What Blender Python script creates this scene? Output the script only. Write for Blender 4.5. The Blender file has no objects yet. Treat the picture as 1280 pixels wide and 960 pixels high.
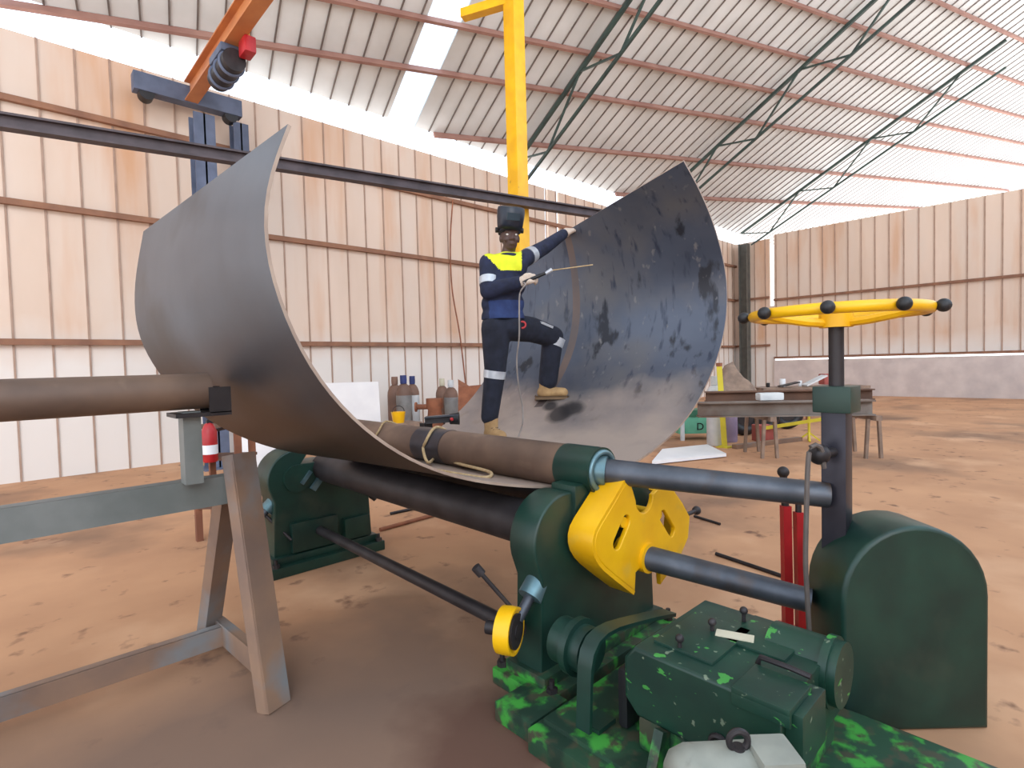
import bpy, bmesh, math, random
from mathutils import Vector, Matrix
from math import radians as R, pi, sin, cos
random.seed(7)
S = bpy.context.scene
COL = S.collection
V = Vector
# ------------------------------------------------------------------ camera
FPX, CH = 680.0, 1.75
def cam_axes(yaw, pitch, roll):
    y, p, r = R(yaw), R(pitch), R(roll)
    f = V((sin(y)*cos(p), cos(y)*cos(p), sin(p)))
    rt = V((cos(y), -sin(y), 0)); up = rt.cross(f)
    return rt*cos(r)-up*sin(r), up*cos(r)+rt*sin(r), f
RT, UP, FW = cam_axes(43.3, -2.1, 1.5)
CP = V((0, 0, CH))
cd = bpy.data.cameras.new('camera'); cam = bpy.data.objects.new('camera', cd); COL.objects.link(cam)
cd.sensor_width = 36; cd.lens = 36*FPX/1280; cd.clip_end = 300; cd.clip_start = 0.05
cam.matrix_world = Matrix(((RT.x, UP.x, -FW.x, 0), (RT.y, UP.y, -FW.y, 0), (RT.z, UP.z, -FW.z, CH), (0, 0, 0, 1)))
S.camera = cam
def ray(x, y): return FW + RT*((x-640)/FPX) - UP*((y-480)/FPX)
def at(x, y, d): return CP + ray(x, y)*d
def on(x, y, ax, v):
    r = ray(x, y); return CP + r*((v-CP[ax])/r[ax])
# ------------------------------------------------------------------ materials
MATS = {}
def mat(name, c1, c2=None, rough=.6, metal=0., scale=4., contrast=(.35, .65), bump=0., detail=6., stretch=(1, 1, 1), extra=None, spec=.5):
    """noise-mottled principled material; extra = (colour, scale, lo, hi, stretch) adds a second layer of wear or dust"""
    if name in MATS: return MATS[name]
    m = bpy.data.materials.new(name); m.use_nodes = True; nt = m.node_tree; N = nt.nodes; L = nt.links
    b = N['Principled BSDF']; b.inputs['Roughness'].default_value = rough; b.inputs['Metallic'].default_value = metal
    b.inputs['Specular IOR Level'].default_value = spec
    c2 = c2 or tuple(v*.8 for v in c1)
    tc = N.new('ShaderNodeNewGeometry'); mp = N.new('ShaderNodeMapping'); mp.inputs['Scale'].default_value = stretch
    L.new(tc.outputs['Position'], mp.inputs['Vector'])
    no = N.new('ShaderNodeTexNoise'); no.inputs['Scale'].default_value = scale; no.inputs['Detail'].default_value = detail
    L.new(mp.outputs['Vector'], no.inputs['Vector'])
    cr = N.new('ShaderNodeValToRGB'); e = cr.color_ramp.elements
    e[0].position, e[1].position = contrast; e[0].color = (*c1, 1); e[1].color = (*c2, 1)
    L.new(no.outputs['Fac'], cr.inputs['Fac']); out = cr.outputs['Color']
    for ex in (extra or []):
        col, sc, lo, hi, st = ex
        mp2 = N.new('ShaderNodeMapping'); mp2.inputs['Scale'].default_value = st; mp2.inputs['Location'].default_value = (3.1, 7.7, 1.3)
        L.new(tc.outputs['Position'], mp2.inputs['Vector'])
        n2 = N.new('ShaderNodeTexNoise'); n2.inputs['Scale'].default_value = sc; n2.inputs['Detail'].default_value = 5
        L.new(mp2.outputs['Vector'], n2.inputs['Vector'])
        mr = N.new('ShaderNodeMapRange'); mr.inputs['From Min'].default_value = lo; mr.inputs['From Max'].default_value = hi
        L.new(n2.outputs['Fac'], mr.inputs['Value'])
        mx = N.new('ShaderNodeMix'); mx.data_type = 'RGBA'; mx.inputs['B'].default_value = (*col, 1)
        L.new(mr.outputs['Result'], mx.inputs['Factor']); L.new(out, mx.inputs['A']); out = mx.outputs['Result']
    L.new(out, b.inputs['Base Color'])
    if bump:
        bp = N.new('ShaderNodeBump'); bp.inputs['Strength'].default_value = bump; bp.inputs['Distance'].default_value = .02
        L.new(no.outputs['Fac'], bp.inputs['Height']); L.new(bp.outputs['Normal'], b.inputs['Normal'])
    m['out'] = 0; MATS[name] = m
    return m
def height_layer(m, col, z0, z1, noise=.5, scale=2.):
    """a colour layer, such as dust, that fades between world heights z0 (full) and z1 (none), broken up by noise"""
    nt = m.node_tree; N = nt.nodes; L = nt.links; b = N['Principled BSDF']
    src = b.inputs['Base Color'].links[0].from_socket
    g = N.new('ShaderNodeNewGeometry'); sp = N.new('ShaderNodeSeparateXYZ'); L.new(g.outputs['Position'], sp.inputs[0])
    n = N.new('ShaderNodeTexNoise'); n.inputs['Scale'].default_value = scale; n.inputs['Detail'].default_value = 6
    L.new(g.outputs['Position'], n.inputs['Vector'])
    ma = N.new('ShaderNodeMath'); ma.operation = 'MULTIPLY_ADD'; ma.inputs[1].default_value = noise*2; ma.inputs[2].default_value = -noise
    L.new(n.outputs['Fac'], ma.inputs[0])
    ad = N.new('ShaderNodeMath'); L.new(ma.outputs[0], ad.inputs[0]); L.new(sp.outputs['Z'], ad.inputs[1])
    mr = N.new('ShaderNodeMapRange'); mr.inputs['From Min'].default_value = z1; mr.inputs['From Max'].default_value = z0
    L.new(ad.outputs[0], mr.inputs['Value'])
    mx = N.new('ShaderNodeMix'); mx.data_type = 'RGBA'; mx.inputs['B'].default_value = (*col, 1)
    L.new(mr.outputs['Result'], mx.inputs['Factor']); L.new(src, mx.inputs['A']); L.new(mx.outputs['Result'], b.inputs['Base Color'])
def spot_layer(m, col, c, r, noise=.5, scale=3., squash=(1, 1, 1), amount=1.):
    """a coloured patch, such as a stain, with its own ragged outline around world point c"""
    nt = m.node_tree; N = nt.nodes; L = nt.links; b = N['Principled BSDF']; src = b.inputs['Base Color'].links[0].from_socket
    g = N.new('ShaderNodeNewGeometry'); su = N.new('ShaderNodeVectorMath'); su.operation = 'SUBTRACT'; su.inputs[1].default_value = c; L.new(g.outputs['Position'], su.inputs[0])
    mu = N.new('ShaderNodeVectorMath'); mu.operation = 'MULTIPLY'; mu.inputs[1].default_value = squash; L.new(su.outputs[0], mu.inputs[0])
    le = N.new('ShaderNodeVectorMath'); le.operation = 'LENGTH'; L.new(mu.outputs[0], le.inputs[0])
    n = N.new('ShaderNodeTexNoise'); n.inputs['Scale'].default_value = scale; n.inputs['Detail'].default_value = 6; L.new(g.outputs['Position'], n.inputs['Vector'])
    ma = N.new('ShaderNodeMath'); ma.operation = 'MULTIPLY_ADD'; ma.inputs[1].default_value = noise*2*r; ma.inputs[2].default_value = -noise*r; L.new(n.outputs['Fac'], ma.inputs[0])
    ad = N.new('ShaderNodeMath'); L.new(ma.outputs[0], ad.inputs[0]); L.new(le.outputs['Value'], ad.inputs[1])
    mr = N.new('ShaderNodeMapRange'); mr.inputs['From Min'].default_value = r; mr.inputs['From Max'].default_value = r*.55; mr.inputs['To Max'].default_value = amount; L.new(ad.outputs[0], mr.inputs['Value'])
    mx = N.new('ShaderNodeMix'); mx.data_type = 'RGBA'; mx.inputs['B'].default_value = (*col, 1)
    L.new(mr.outputs['Result'], mx.inputs['Factor']); L.new(src, mx.inputs['A']); L.new(mx.outputs['Result'], b.inputs['Base Color'])
def s(r, g, b):  # sRGB 0-255 to linear
    f = lambda c: (c/255/12.92 if c/255 <= .04045 else ((c/255+.055)/1.055)**2.4)
    return (f(r), f(g), f(b))
M = {}
M['floor'] = mat('dusty_floor', s(200, 152, 114), s(178, 132, 98), .85, 0, .9, (.3, .7), .15, 9,
                 extra=[(s(136, 104, 82), .45, .52, .68, (1, 1, 1)), (s(212, 168, 132), .8, .55, .75, (1, 1, 1)), (s(120, 84, 64), 5., .62, .75, (1, 1, 1))])
spot_layer(M['floor'], s(120, 96, 82), (.4, 1.6, 0), 2.6, .35, .8, (1, 1, 1), .9)  # broad greyer, darker patch over the near floor
spot_layer(M['floor'], s(92, 62, 50), tuple(on(610, 925, 2, 0)), .5, .6, 2.2, (1, 1, 1), .85)
M['roof'] = mat('roof_sheet', s(230, 237, 240), s(216, 223, 226), .5, .0, 1.2, (.3, .7), 0, extra=[(s(200, 204, 204), .35, .5, .75, (1, 1, 1))])
M['seam'] = mat('sheet_seam', s(120, 112, 108), s(105, 98, 95), .6)
M['purlin'] = mat('primer_purlin', s(160, 122, 110), s(142, 104, 94), .7, 0, 2)
M['truss'] = mat('green_truss', s(62, 84, 80), s(48, 64, 62), .5, 0, 3)
M['wall'] = mat('wall_sheet', s(224, 204, 188), s(212, 190, 172), .6, 0, 1.0, (.3, .7), 0, 6, (1, 1, .25),
                extra=[(s(206, 160, 124), 1.1, .52, .72, (1, 1, .12)), (s(216, 202, 190), .7, .5, .75, (1, 1, .4))])
height_layer(M['wall'], s(226, 220, 214), 1.9, 2.7, .5, 1.0)
M['wallseam'] = mat('wall_seam', s(176, 150, 134), s(160, 134, 118), .7)
M['girt'] = mat('rusty_girt', s(150, 108, 84), s(128, 92, 74), .8, 0, 3)
M['plaster'] = mat('pale_plaster', s(214, 204, 200), s(196, 186, 184), .6, 0, 2)
M['greycol'] = mat('grey_column_paint', s(98, 98, 92), s(84, 84, 80), .6)
M['bluecol'] = mat('blue_column_paint', s(92, 102, 126), s(78, 88, 110), .6)
M['beam'] = mat('dark_brown_beam', s(82, 72, 76), s(64, 56, 60), .6, .2, 5)
M['yellow'] = mat('yellow_paint', s(240, 186, 10), s(226, 168, 8), .38, 0, 4, extra=[(s(170, 126, 40), 9., .70, .76, (1, 1, 1))])
M['yellowdusty'] = mat('worn_yellow_paint', s(236, 182, 8), s(222, 164, 6), .4, 0, 4, extra=[(s(204, 164, 60), 5., .60, .76, (1, 1, 1))])
M['orange'] = mat('orange_crane_paint', s(196, 128, 76), s(176, 108, 66), .55, 0, 2)
M['green'] = mat('dark_green_paint', s(24, 58, 48), s(17, 44, 38), .4, 0, 5, extra=[(s(46, 60, 50), 3.5, .58, .75, (1, 1, 1))])
M['greenworn'] = mat('worn_green_paint', s(24, 62, 48), s(18, 48, 40), .4, 0, 5,
                     extra=[(s(62, 140, 62), 12., .655, .675, (1, 1, 2.2)), (s(110, 124, 104), 24., .66, .70, (1, 1, 1))])
M['greenbright'] = mat('chipped_bright_green_paint', s(36, 70, 50), s(62, 150, 58), .5, 0, 8, (.49, .58),
                       extra=[(s(66, 68, 52), 12., .5, .6, (1, 1, 1)), (s(26, 52, 40), 5., .5, .58, (1, 1, 1))])
M['teal'] = mat('teal_green_cover', s(88, 130, 126), s(70, 112, 108), .4, 0, 3)
M['steel'] = mat('shaft_steel', s(92, 96, 104), s(72, 76, 84), .45, .6, 6, extra=[(s(84, 70, 62), 3., .58, .72, (1, 1, 1))])
M['bright'] = mat('bright_steel', s(112, 142, 150), s(84, 112, 120), .35, .6, 8)
M['darksteel'] = mat('dark_steel', s(58, 54, 56), s(44, 40, 42), .5, .4, 6)
M['roll'] = mat('rusty_roll', s(122, 98, 82), s(94, 76, 66), .55, .25, 3, extra=[(s(92, 72, 62), 2.2, .52, .7, (1, 1, 1)), (s(144, 120, 100), 5., .6, .75, (1, .4, 1))])
M['band'] = mat('polished_roll_band', s(56, 56, 66), s(44, 42, 50), .35, .5, 5)
M['plateout'] = mat('mill_scale_outside', s(98, 104, 112), s(80, 84, 92), .42, .45, 1.4, (.3, .7), 0, 6, (1, 1, .4), extra=[(s(70, 66, 66), 1.2, .5, .7, (1, 1, 1))])
height_layer(M['plateout'], s(52, 42, 40), 1.45, 2.15, .4, 1.3)  # darker brown towards the bottom of the outer face
M['platein'] = mat('mill_scale_inside', s(86, 92, 106), s(66, 72, 86), .46, .35, 1.8, (.3, .7), 0, 8, (1, .6, .7),
                   extra=[(s(98, 96, 98), 1.3, .5, .72, (1, 1, 1)), (s(40, 42, 50), 3.4, .62, .68, (1.6, 1.6, .5)), (s(48, 54, 70), 9., .58, .72, (1, 2, .35)), (s(112, 110, 112), 14., .64, .72, (1, 1, .5))])
height_layer(M['platein'], s(178, 160, 148), 1.10, 1.62, .35, 2.4)
M['plateedge'] = mat('cut_plate_edge', s(176, 156, 140), s(150, 130, 118), .6, .2, 5)
M['platerust'] = mat('rust_stripe', s(106, 90, 84), s(90, 82, 82), .55, .3, 3)
M['sheet'] = mat('white_sheet', s(236, 238, 240), s(226, 228, 232), .5, 0, 2)
M['navy'] = mat('navy_cloth', s(34, 40, 66), s(24, 28, 48), .9, 0, 14, bump=.3)
M['royal'] = mat('blue_cloth_hem', s(44, 62, 108), s(36, 50, 92), .9, 0, 14)
M['trouser'] = mat('dark_navy_trouser_cloth', s(30, 34, 50), s(20, 23, 36), .9, 0, 14, bump=.3)
M['hivis'] = mat('hi_vis_yellow_cloth', s(228, 232, 40), s(206, 212, 30), .8, 0, 10)
M['reflect'] = mat('reflective_tape', s(196, 200, 206), s(176, 180, 188), .35, .3, 12)
M['skin'] = mat('dark_brown_skin', s(88, 62, 54), s(74, 52, 46), .55, 0, 10)
M['glove'] = mat('pale_leather_glove', s(206, 190, 176), s(184, 164, 148), .8, 0, 20)
M['boot'] = mat('tan_suede_boot', s(176, 142, 98), s(152, 120, 82), .85, 0, 16)
M['sole'] = mat('boot_sole', s(126, 100, 74), s(100, 80, 60), .9)
M['helmet'] = mat('helmet_shell', s(24, 31, 46), s(19, 25, 38), .4)
M['black'] = mat('black_rubber', s(30, 30, 34), s(22, 22, 26), .5)
M['eye'] = mat('eye_white', s(220, 214, 208), s(210, 204, 198), .4)
M['lens'] = mat('dark_lens', s(40, 56, 66), s(34, 48, 58), .15)
M['red'] = mat('red_paint', s(186, 34, 40), s(160, 26, 32), .4, 0, 5)
M['fadedred'] = mat('faded_red_paint', s(178, 92, 84), s(156, 78, 72), .7)
M['channel'] = mat('primed_channel', s(150, 120, 98), s(126, 104, 92), .65, .1, 3, extra=[(s(128, 130, 132), 2.2, .5, .65, (1, 1, 1))])
M['galv'] = mat('grey_green_steel', s(124, 128, 126), s(104, 110, 108), .55, .2, 4)
M['rope'] = mat('hemp_rope', s(190, 166, 128), s(164, 138, 100), .9, 0, 40)
M['cable'] = mat('grey_cable', s(96, 88, 84), s(78, 72, 70), .6, 0, 10)
M['palecable'] = mat('pale_grey_cable', s(150, 142, 138), s(128, 120, 116), .6, 0, 10)
M['cylgrey'] = mat('grey_cylinder_paint', s(150, 150, 148), s(122, 122, 122), .5, 0, 4)
M['cylwhite'] = mat('white_cylinder_paint', s(218, 222, 224), s(196, 202, 206), .45, 0, 4)
M['cyllilac'] = mat('lilac_cylinder_paint', s(160, 146, 176), s(140, 128, 156), .5, 0, 4)
M['cylbrown'] = mat('brown_cylinder_paint', s(132, 100, 84), s(110, 84, 72), .6, 0, 4)
M['rust'] = mat('rust_brown', s(156, 100, 72), s(126, 80, 60), .85, 0, 5)
M['bluecap'] = mat('blue_cap', s(48, 62, 122), s(40, 52, 104), .5)
M['mint'] = mat('mint_green_paint', s(110, 190, 158), s(96, 172, 142), .5, 0, 3)
M['mintdark'] = mat('dark_mint_paint', s(60, 120, 92), s(50, 106, 82), .5, 0, 3)
M['motor'] = mat('grey_motor_paint', s(150, 152, 142), s(122, 126, 118), .55, 0, 5, extra=[(s(98, 96, 90), 6., .6, .72, (1, 1, 1))])
M['nameplate'] = mat('nameplate', s(206, 200, 176), s(190, 184, 160), .4)
M['tape'] = mat('yellow_barrier_tape', s(222, 206, 60), s(206, 190, 50), .6)
M['tarp'] = mat('brown_grey_tarp', s(150, 128, 112), s(126, 108, 96), .9, 0, 6)
M['steelbeam'] = mat('rusty_grey_beam', s(128, 120, 114), s(104, 92, 84), .6, .2, 2, extra=[(s(96, 72, 58), 1.2, .5, .62, (1, 1, 1))])
M['rustbeam'] = mat('rusty_brown_beam', s(112, 82, 66), s(90, 66, 54), .75, .1, 2)
# translucent skylight sheet: daylight comes through it from the sky above
def skylight_material():
    m = bpy.data.materials.new('translucent_skylight_sheet'); m.use_nodes = True; nt = m.node_tree; N = nt.nodes
    N.remove(N['Principled BSDF'])
    t = N.new('ShaderNodeBsdfTranslucent'); t.inputs['Color'].default_value = (.95, .96, .97, 1)
    g = N.new('ShaderNodeBsdfTransparent'); g.inputs['Color'].default_value = (.95, .97, 1, 1)
    x = N.new('ShaderNodeMixShader'); x.inputs[0].default_value = .5
    nt.links.new(t.outputs[0], x.inputs[1]); nt.links.new(g.outputs[0], x.inputs[2]); nt.links.new(x.outputs[0], N['Material Output'].inputs['Surface'])
    return m
M['skylight'] = skylight_material()
# ------------------------------------------------------------------ mesh helpers
class MB:
    def __init__(self): self.bm = bmesh.new()
    def _new(self, verts, mtx, mi=0, smooth=False):
        for v in verts: v.co = mtx @ v.co
        fs = {f for v in verts for f in v.link_faces}
        for f in fs: f.material_index = mi; f.smooth = smooth
        return verts
    def box(self, c, size, rot=None, mi=0, bevel=0.):
        r = bmesh.ops.create_cube(self.bm, size=1)['verts']
        mx = Matrix.Translation(V(c)) @ (rot.to_4x4() if rot else Matrix()) @ Matrix.Diagonal((*size, 1))
        self._new(r, mx, mi)
        if bevel:
            es = {e for v in r for e in v.link_edges}
            bmesh.ops.bevel(self.bm, geom=list(es), offset=bevel, segments=2, affect='EDGES', profile=.7)
        return self
    def mm(self, a, b, mi=0, bevel=0.):
        a, b = V(a), V(b); return self.box((a+b)/2, [abs(b[i]-a[i]) for i in range(3)], None, mi, bevel)
    def beam(self, p0, p1, w, h, up=(0, 0, 1), mi=0, bevel=0.):
        p0, p1 = V(p0), V(p1); d = (p1-p0); l = d.length; d.normalize()
        sd = d.cross(V(up)).normalized(); u = sd.cross(d)
        return self.box((p0+p1)/2, (l, w, h), Matrix((d, sd, u)).transposed(), mi, bevel)
    def cyl(self, p0, p1, r0, r1=None, seg=24, mi=0, smooth=True, cap=True):
        r1 = r0 if r1 is None else r1
        p0, p1 = V(p0), V(p1); d = p1-p0
        r = bmesh.ops.create_cone(self.bm, cap_ends=cap, segments=seg, radius1=r0, radius2=r1, depth=d.length)['verts']
        self._new(r, Matrix.Translation((p0+p1)/2) @ d.to_track_quat('Z', 'Y').to_matrix().to_4x4(), mi, smooth)
        if smooth:
            for f in {f for v in r for f in v.link_faces}:
                if len(f.verts) > 4: f.smooth = False
        return self
    def ball(self, c, rad, mi=0, seg=16, rot=None):
        rad = (rad,)*3 if isinstance(rad, (int, float)) else rad
        r = bmesh.ops.create_uvsphere(self.bm, u_segments=seg, v_segments=max(6, seg//2+2), radius=1)['verts']
        self._new(r, Matrix.Translation(V(c)) @ (rot.to_4x4() if rot else Matrix()) @ Matrix.Diagonal((*rad, 1)), mi, True); return self
    def tube(self, pts, r, seg=8, mi=0, closed=False):
        pts = [V(p) for p in pts]; n = len(pts); rings = []
        rs = r if isinstance(r, (list, tuple)) else [r]*n
        up = V((0, 0, 1))
        for i, p in enumerate(pts):
            a = pts[(i-1) % n] if (i > 0 or closed) else p; b = pts[(i+1) % n] if (i < n-1 or closed) else p
            t = (b-a).normalized(); u = up if abs(t.dot(up)) < .95 else V((1, 0, 0))
            sd = t.cross(u).normalized(); w = sd.cross(t)
            rings.append([self.bm.verts.new(p+(sd*cos(k*2*pi/seg)+w*sin(k*2*pi/seg))*rs[i]) for k in range(seg)])
        for i in range(n if closed else n-1):
            A, B = rings[i], rings[(i+1) % n]
            for k in range(seg):
                f = self.bm.faces.new((A[k], A[(k+1) % seg], B[(k+1) % seg], B[k])); f.material_index = mi; f.smooth = True
        if not closed:
            for ring in (rings[0], rings[-1]): self.bm.faces.new(ring).material_index = mi
        return self
    def torus(self, c, axis, R_, r, seg=36, ts=10, mi=0):
        q = V(axis).to_track_quat('Z', 'Y')
        return self.tube_ring([V(c)+q @ V((cos(k*2*pi/seg)*R_, sin(k*2*pi/seg)*R_, 0)) for k in range(seg)], V(axis).normalized(), V(c), r, ts, mi)
    def tube_ring(self, pts, ax, c, r, ts, mi):
        n = len(pts); rings = []
        for p in pts:
            o = (p-c).normalized()
            rings.append([self.bm.verts.new(p+o*cos(k*2*pi/ts)*r+ax*sin(k*2*pi/ts)*r) for k in range(ts)])
        for i in range(n):
            A, B = rings[i], rings[(i+1) % n]
            for k in range(ts):
                f = self.bm.faces.new((A[k], A[(k+1) % ts], B[(k+1) % ts], B[k])); f.smooth = True; f.material_index = mi
        return self
    def lathe(self, prof, c, axis=(0, 0, 1), seg=24, mi=0):
        q = V(axis).to_track_quat('Z', 'Y'); c = V(c); rings = []
        for r, z in prof:
            rings.append([self.bm.verts.new(c+q @ V((cos(k*2*pi/seg)*max(r, 1e-4), sin(k*2*pi/seg)*max(r, 1e-4), z))) for k in range(seg)])
        for A, B in zip(rings, rings[1:]):
            for k in range(seg):
                f = self.bm.faces.new((A[k], A[(k+1) % seg], B[(k+1) % seg], B[k])); f.smooth = True; f.material_index = mi
        for ring in (rings[0], rings[-1]): self.bm.faces.new(ring).material_index = mi
        return self
    def strip(self, path, off, thick):
        """bent flat strip: path points, extruded by vector off, with thickness along the path normal"""
        path = [V(p) for p in path]; off = V(off); n = len(path); rows = []
        for i, p in enumerate(path):
            t = (path[min(i+1, n-1)]-path[max(i-1, 0)]).normalized(); nn = t.cross(off).normalized()*thick
            rows.append([self.bm.verts.new(q) for q in (p, p+off, p+off+nn, p+nn)])
        for A, B in zip(rows, rows[1:]):
            for k in range(4): self.bm.faces.new((A[k], A[(k+1) % 4], B[(k+1) % 4], B[k])).smooth = True
        self.bm.faces.new(rows[0]); self.bm.faces.new(rows[-1]); return self
    def build(self, name, m, parent=None):
        bmesh.ops.recalc_face_normals(self.bm, faces=self.bm.faces[:])
        me = bpy.data.meshes.new(name); self.bm.to_mesh(me); self.bm.free(); me.set_sharp_from_angle(angle=R(44))
        return link(name, me, m, parent)
def link(name, me, m, parent=None):
    for x in (m if isinstance(m, (list, tuple)) else [m]): me.materials.append(x)
    o = bpy.data.objects.new(name, me); COL.objects.link(o)
    if parent is not None:
        o.parent = parent
        if parent.type == 'EMPTY': o.location = -parent.location
    return o
def thing(name, label, cat, loc=(0, 0, 0), group=None):
    o = bpy.data.objects.new(name, None); COL.objects.link(o); o.location = loc; o.empty_display_size = .1
    return tag(o, label, cat, group)
def tag(o, label, cat, group=None):
    o['label'] = label; o['category'] = cat
    if group: o['group'] = group
    return o
def struct(o): o['kind'] = 'structure'; return o
def baked(o, mods):
    """apply modifiers (name, type, settings) and keep the evaluated mesh"""
    for n, t, st in mods:
        md = o.modifiers.new(n, t)
        for k, v in st.items(): setattr(md, k, v)
    dg = bpy.context.evaluated_depsgraph_get(); dg.update()
    me = bpy.data.meshes.new_from_object(o.evaluated_get(dg)); o.modifiers.clear()
    old = o.data; o.data = me; bpy.data.meshes.remove(old); return o
def prism(name, loops, origin, ex, ey, depth, m, parent, bevel=0.):
    """flat outline (first loop) with holes (others) in the ex/ey plane, thickened by depth along ex x ey"""
    cu = bpy.data.curves.new(name, 'CURVE'); cu.dimensions = '2D'; cu.fill_mode = 'BOTH'; cu.extrude = depth/2-bevel; cu.bevel_depth = bevel; cu.bevel_resolution = 2; cu.offset = -bevel
    for lp in loops:
        sp = cu.splines.new('POLY'); sp.points.add(len(lp)-1); sp.use_cyclic_u = True
        for p, q in zip(sp.points, lp): p.co = (q[0], q[1], 0, 1)
    o = bpy.data.objects.new(name, cu); COL.objects.link(o)
    dg = bpy.context.evaluated_depsgraph_get(); dg.update()
    me = bpy.data.meshes.new_from_object(o.evaluated_get(dg)); bpy.data.objects.remove(o); bpy.data.curves.remove(cu)
    ex, ey = V(ex), V(ey); ez = ex.cross(ey); me.shade_smooth(); me.set_sharp_from_angle(angle=R(32))
    mx = Matrix.Translation(V(origin)) @ Matrix((ex, ey, ez)).transposed().to_4x4()
    me.transform(mx); me.materials.clear()
    if mx.determinant() < 0: me.flip_normals()
    return link(name, me, m, parent)
def arc(cx, cy, r, a0, a1, n=12): return [(cx+r*cos(R(a0+(a1-a0)*i/n)), cy+r*sin(R(a0+(a1-a0)*i/n))) for i in range(n+1)]
def slot(p, q, r, n=10):
    a = math.degrees(math.atan2(q[1]-p[1], q[0]-p[0])); return arc(*q, r, a-90, a+90, n)+arc(*p, r, a+90, a+270, n)
def copy_tree(o, parent=None):
    c = o.copy(); COL.objects.link(c)
    if parent: c.parent = parent
    for ch in list(o.children): copy_tree(ch, c)
    return c
def smooth_curve(pts, n):
    """Catmull-Rom through pts, resampled at even arc length"""
    P = [V(p) for p in pts]; P = [P[0]*2-P[1]]+P+[P[-1]*2-P[-2]]; out = []
    for i in range(1, len(P)-2):
        for k in range(12):
            t = k/12; a, b, c, d = P[i-1:i+3]
            out.append(.5*((2*b)+(c-a)*t+(2*a-5*b+4*c-d)*t*t+(3*b-a-3*c+d)*t**3))
    out.append(P[-2]); L = [0]
    for a, b in zip(out, out[1:]): L.append(L[-1]+(b-a).length)
    res = []; j = 0
    for i in range(n+1):
        t = L[-1]*i/n
        while j < len(L)-2 and L[j+1] < t: j += 1
        f = (t-L[j])/max(L[j+1]-L[j], 1e-9); res.append(out[j].lerp(out[j+1], min(1, f)))
    return res
def relax(pts, it=3):
    for _ in range(it): pts = [pts[0]]+[(pts[i-1]+pts[i]*2+pts[i+1])/4 for i in range(1, len(pts)-1)]+[pts[-1]]
    return pts
# ------------------------------------------------------------------ setting: hall
WY, WX, EZ = 12.2, 27.0, 7.66
TAN = .433
def roofz(y, off=0): return 8.02+(WY-y)*TAN+off     # roof sheet underside; wall top sits lower and leaves the daylight gap
fb = MB(); fb.mm((-8, -7, -.2), (30, 14, 0)); struct(fb.build('floor', M['floor']))
# back wall: sheets with raised seams, ends below the roof
W = MB(); cutx = [-8]
for (xa, wd) in ((683, .16), (697, .13)): q_ = on(xa, 262, 1, WY); cutx += [q_.x-wd/2, q_.x+wd/2]
cutx.append(WX+.4)
for xa, xb in zip(cutx[::2], cutx[1::2]): W.mm((xa, WY, 4.4), (xb, WY+.08, EZ-.22))
W.mm((-8, WY, 0), (WX+.4, WY+.08, 4.4))
x = -7.8
while x < WX: W.box((x, WY-.012, (EZ-.22)/2), (.028, .024, EZ-.22), mi=1); x += .5
struct(W.build('wall_back', [M['wall'], M['wallseam']]))
g = MB()
for z in (2.33, 4.62, 6.3): g.mm((-8, WY-.12, z-.05), (WX, WY-.03, z+.05))
struct(g.build('trim_1', M['girt']))
# right end wall in two panels with a daylight slit between them, low plastered wall below
Wr = MB()
def rwall(y0, y1, z0, z1):
    Wr.mm((WX, y0, z0), (WX+.08, y1, z1)); y = y0+.2
    while y < y1: Wr.box((WX-.012, y, (z0+z1)/2), (.03, .035, z1-z0), mi=1); y += .5
rwall(10.5, WY, 0, 7.4); rwall(-7, 10.3, 1.75, 7.55); Wr.mm((WX, 10.3, 0), (WX+.08, 10.5, 4.2))
struct(Wr.build('wall_right', [M['wall'], M['wallseam']]))
lw = MB(); lw.mm((WX-.1, -7, 0), (WX+.1, 10.3, 1.6)); struct(lw.build('trim_2', M['plaster']))
g2 = MB()
for z in (1.75, 4.5): g2.mm((WX-.1, -7, z-.08), (WX, 10.3, z+.02))
for z in (2.33, 4.62): g2.mm((WX-.1, 10.5, z-.05), (WX, WY, z+.05))
struct(g2.build('trim_3', M['girt']))
wf_ = MB(); wf_.mm((-3, -7.1, 0), (WX+.1, -7, 4.2)); struct(wf_.build('wall_shade', M['wall']))  # added unseen low wall behind the camera, shades the foreground from the rear
# roof: one slope, sheets with seams that run down the slope, skewed about twelve degrees to the wall
RD = V((.2, 1, -TAN)).normalized(); PD = V((1, -.232, .232*TAN)).normalized(); RN = V((0, TAN, 1)).normalized()
def rp(x, y, off=0): return V((x, y, roofz(y)+off))
rb = MB(); sk = MB()
Y0, Y1 = -1.5, WY-.02
def sheet(b, xa, xb):   # strip between two rafter lines given by x at Y=12.2
    q = [rp(xa+(y-WY)*.2, y) for y in (Y0, Y1)]+[rp(xb+(y-WY)*.2, y) for y in (Y1, Y0)]
    lo = [b.bm.verts.new(p) for p in q]; hi = [b.bm.verts.new(p+RN*.04) for p in q]
    b.bm.faces.new(lo); b.bm.faces.new(hi[::-1])
    for k in range(4): b.bm.faces.new((lo[k], hi[k], hi[(k+1) % 4], lo[(k+1) % 4]))
SKX = ((7.42, 8.22), (-.6, .2), (19.0, 19.7))
xs = -8.0; edges = sorted([-8, 47]+[e for p in SKX for e in p])
for a, b_ in zip(edges, edges[1:]):
    isk = any(abs(a-p[0]) < 1e-6 for p in SKX) and a < 10
    sheet(sk if isk else rb, a, b_)
x = -7.9
while x < 46.5:
    if not any(p[0]-.05 < x < p[1]+.05 for p in SKX[:2]):
        rb.beam(rp(x+(Y0-WY)*.2, Y0, -.012), rp(x+(Y1-WY)*.2, Y1, -.012), .03, .03, RN, mi=1)
    x += .46
struct(rb.build('ceiling', [M['roof'], M['seam']]))
struct(sk.build('window_1', M['skylight']))
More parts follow.
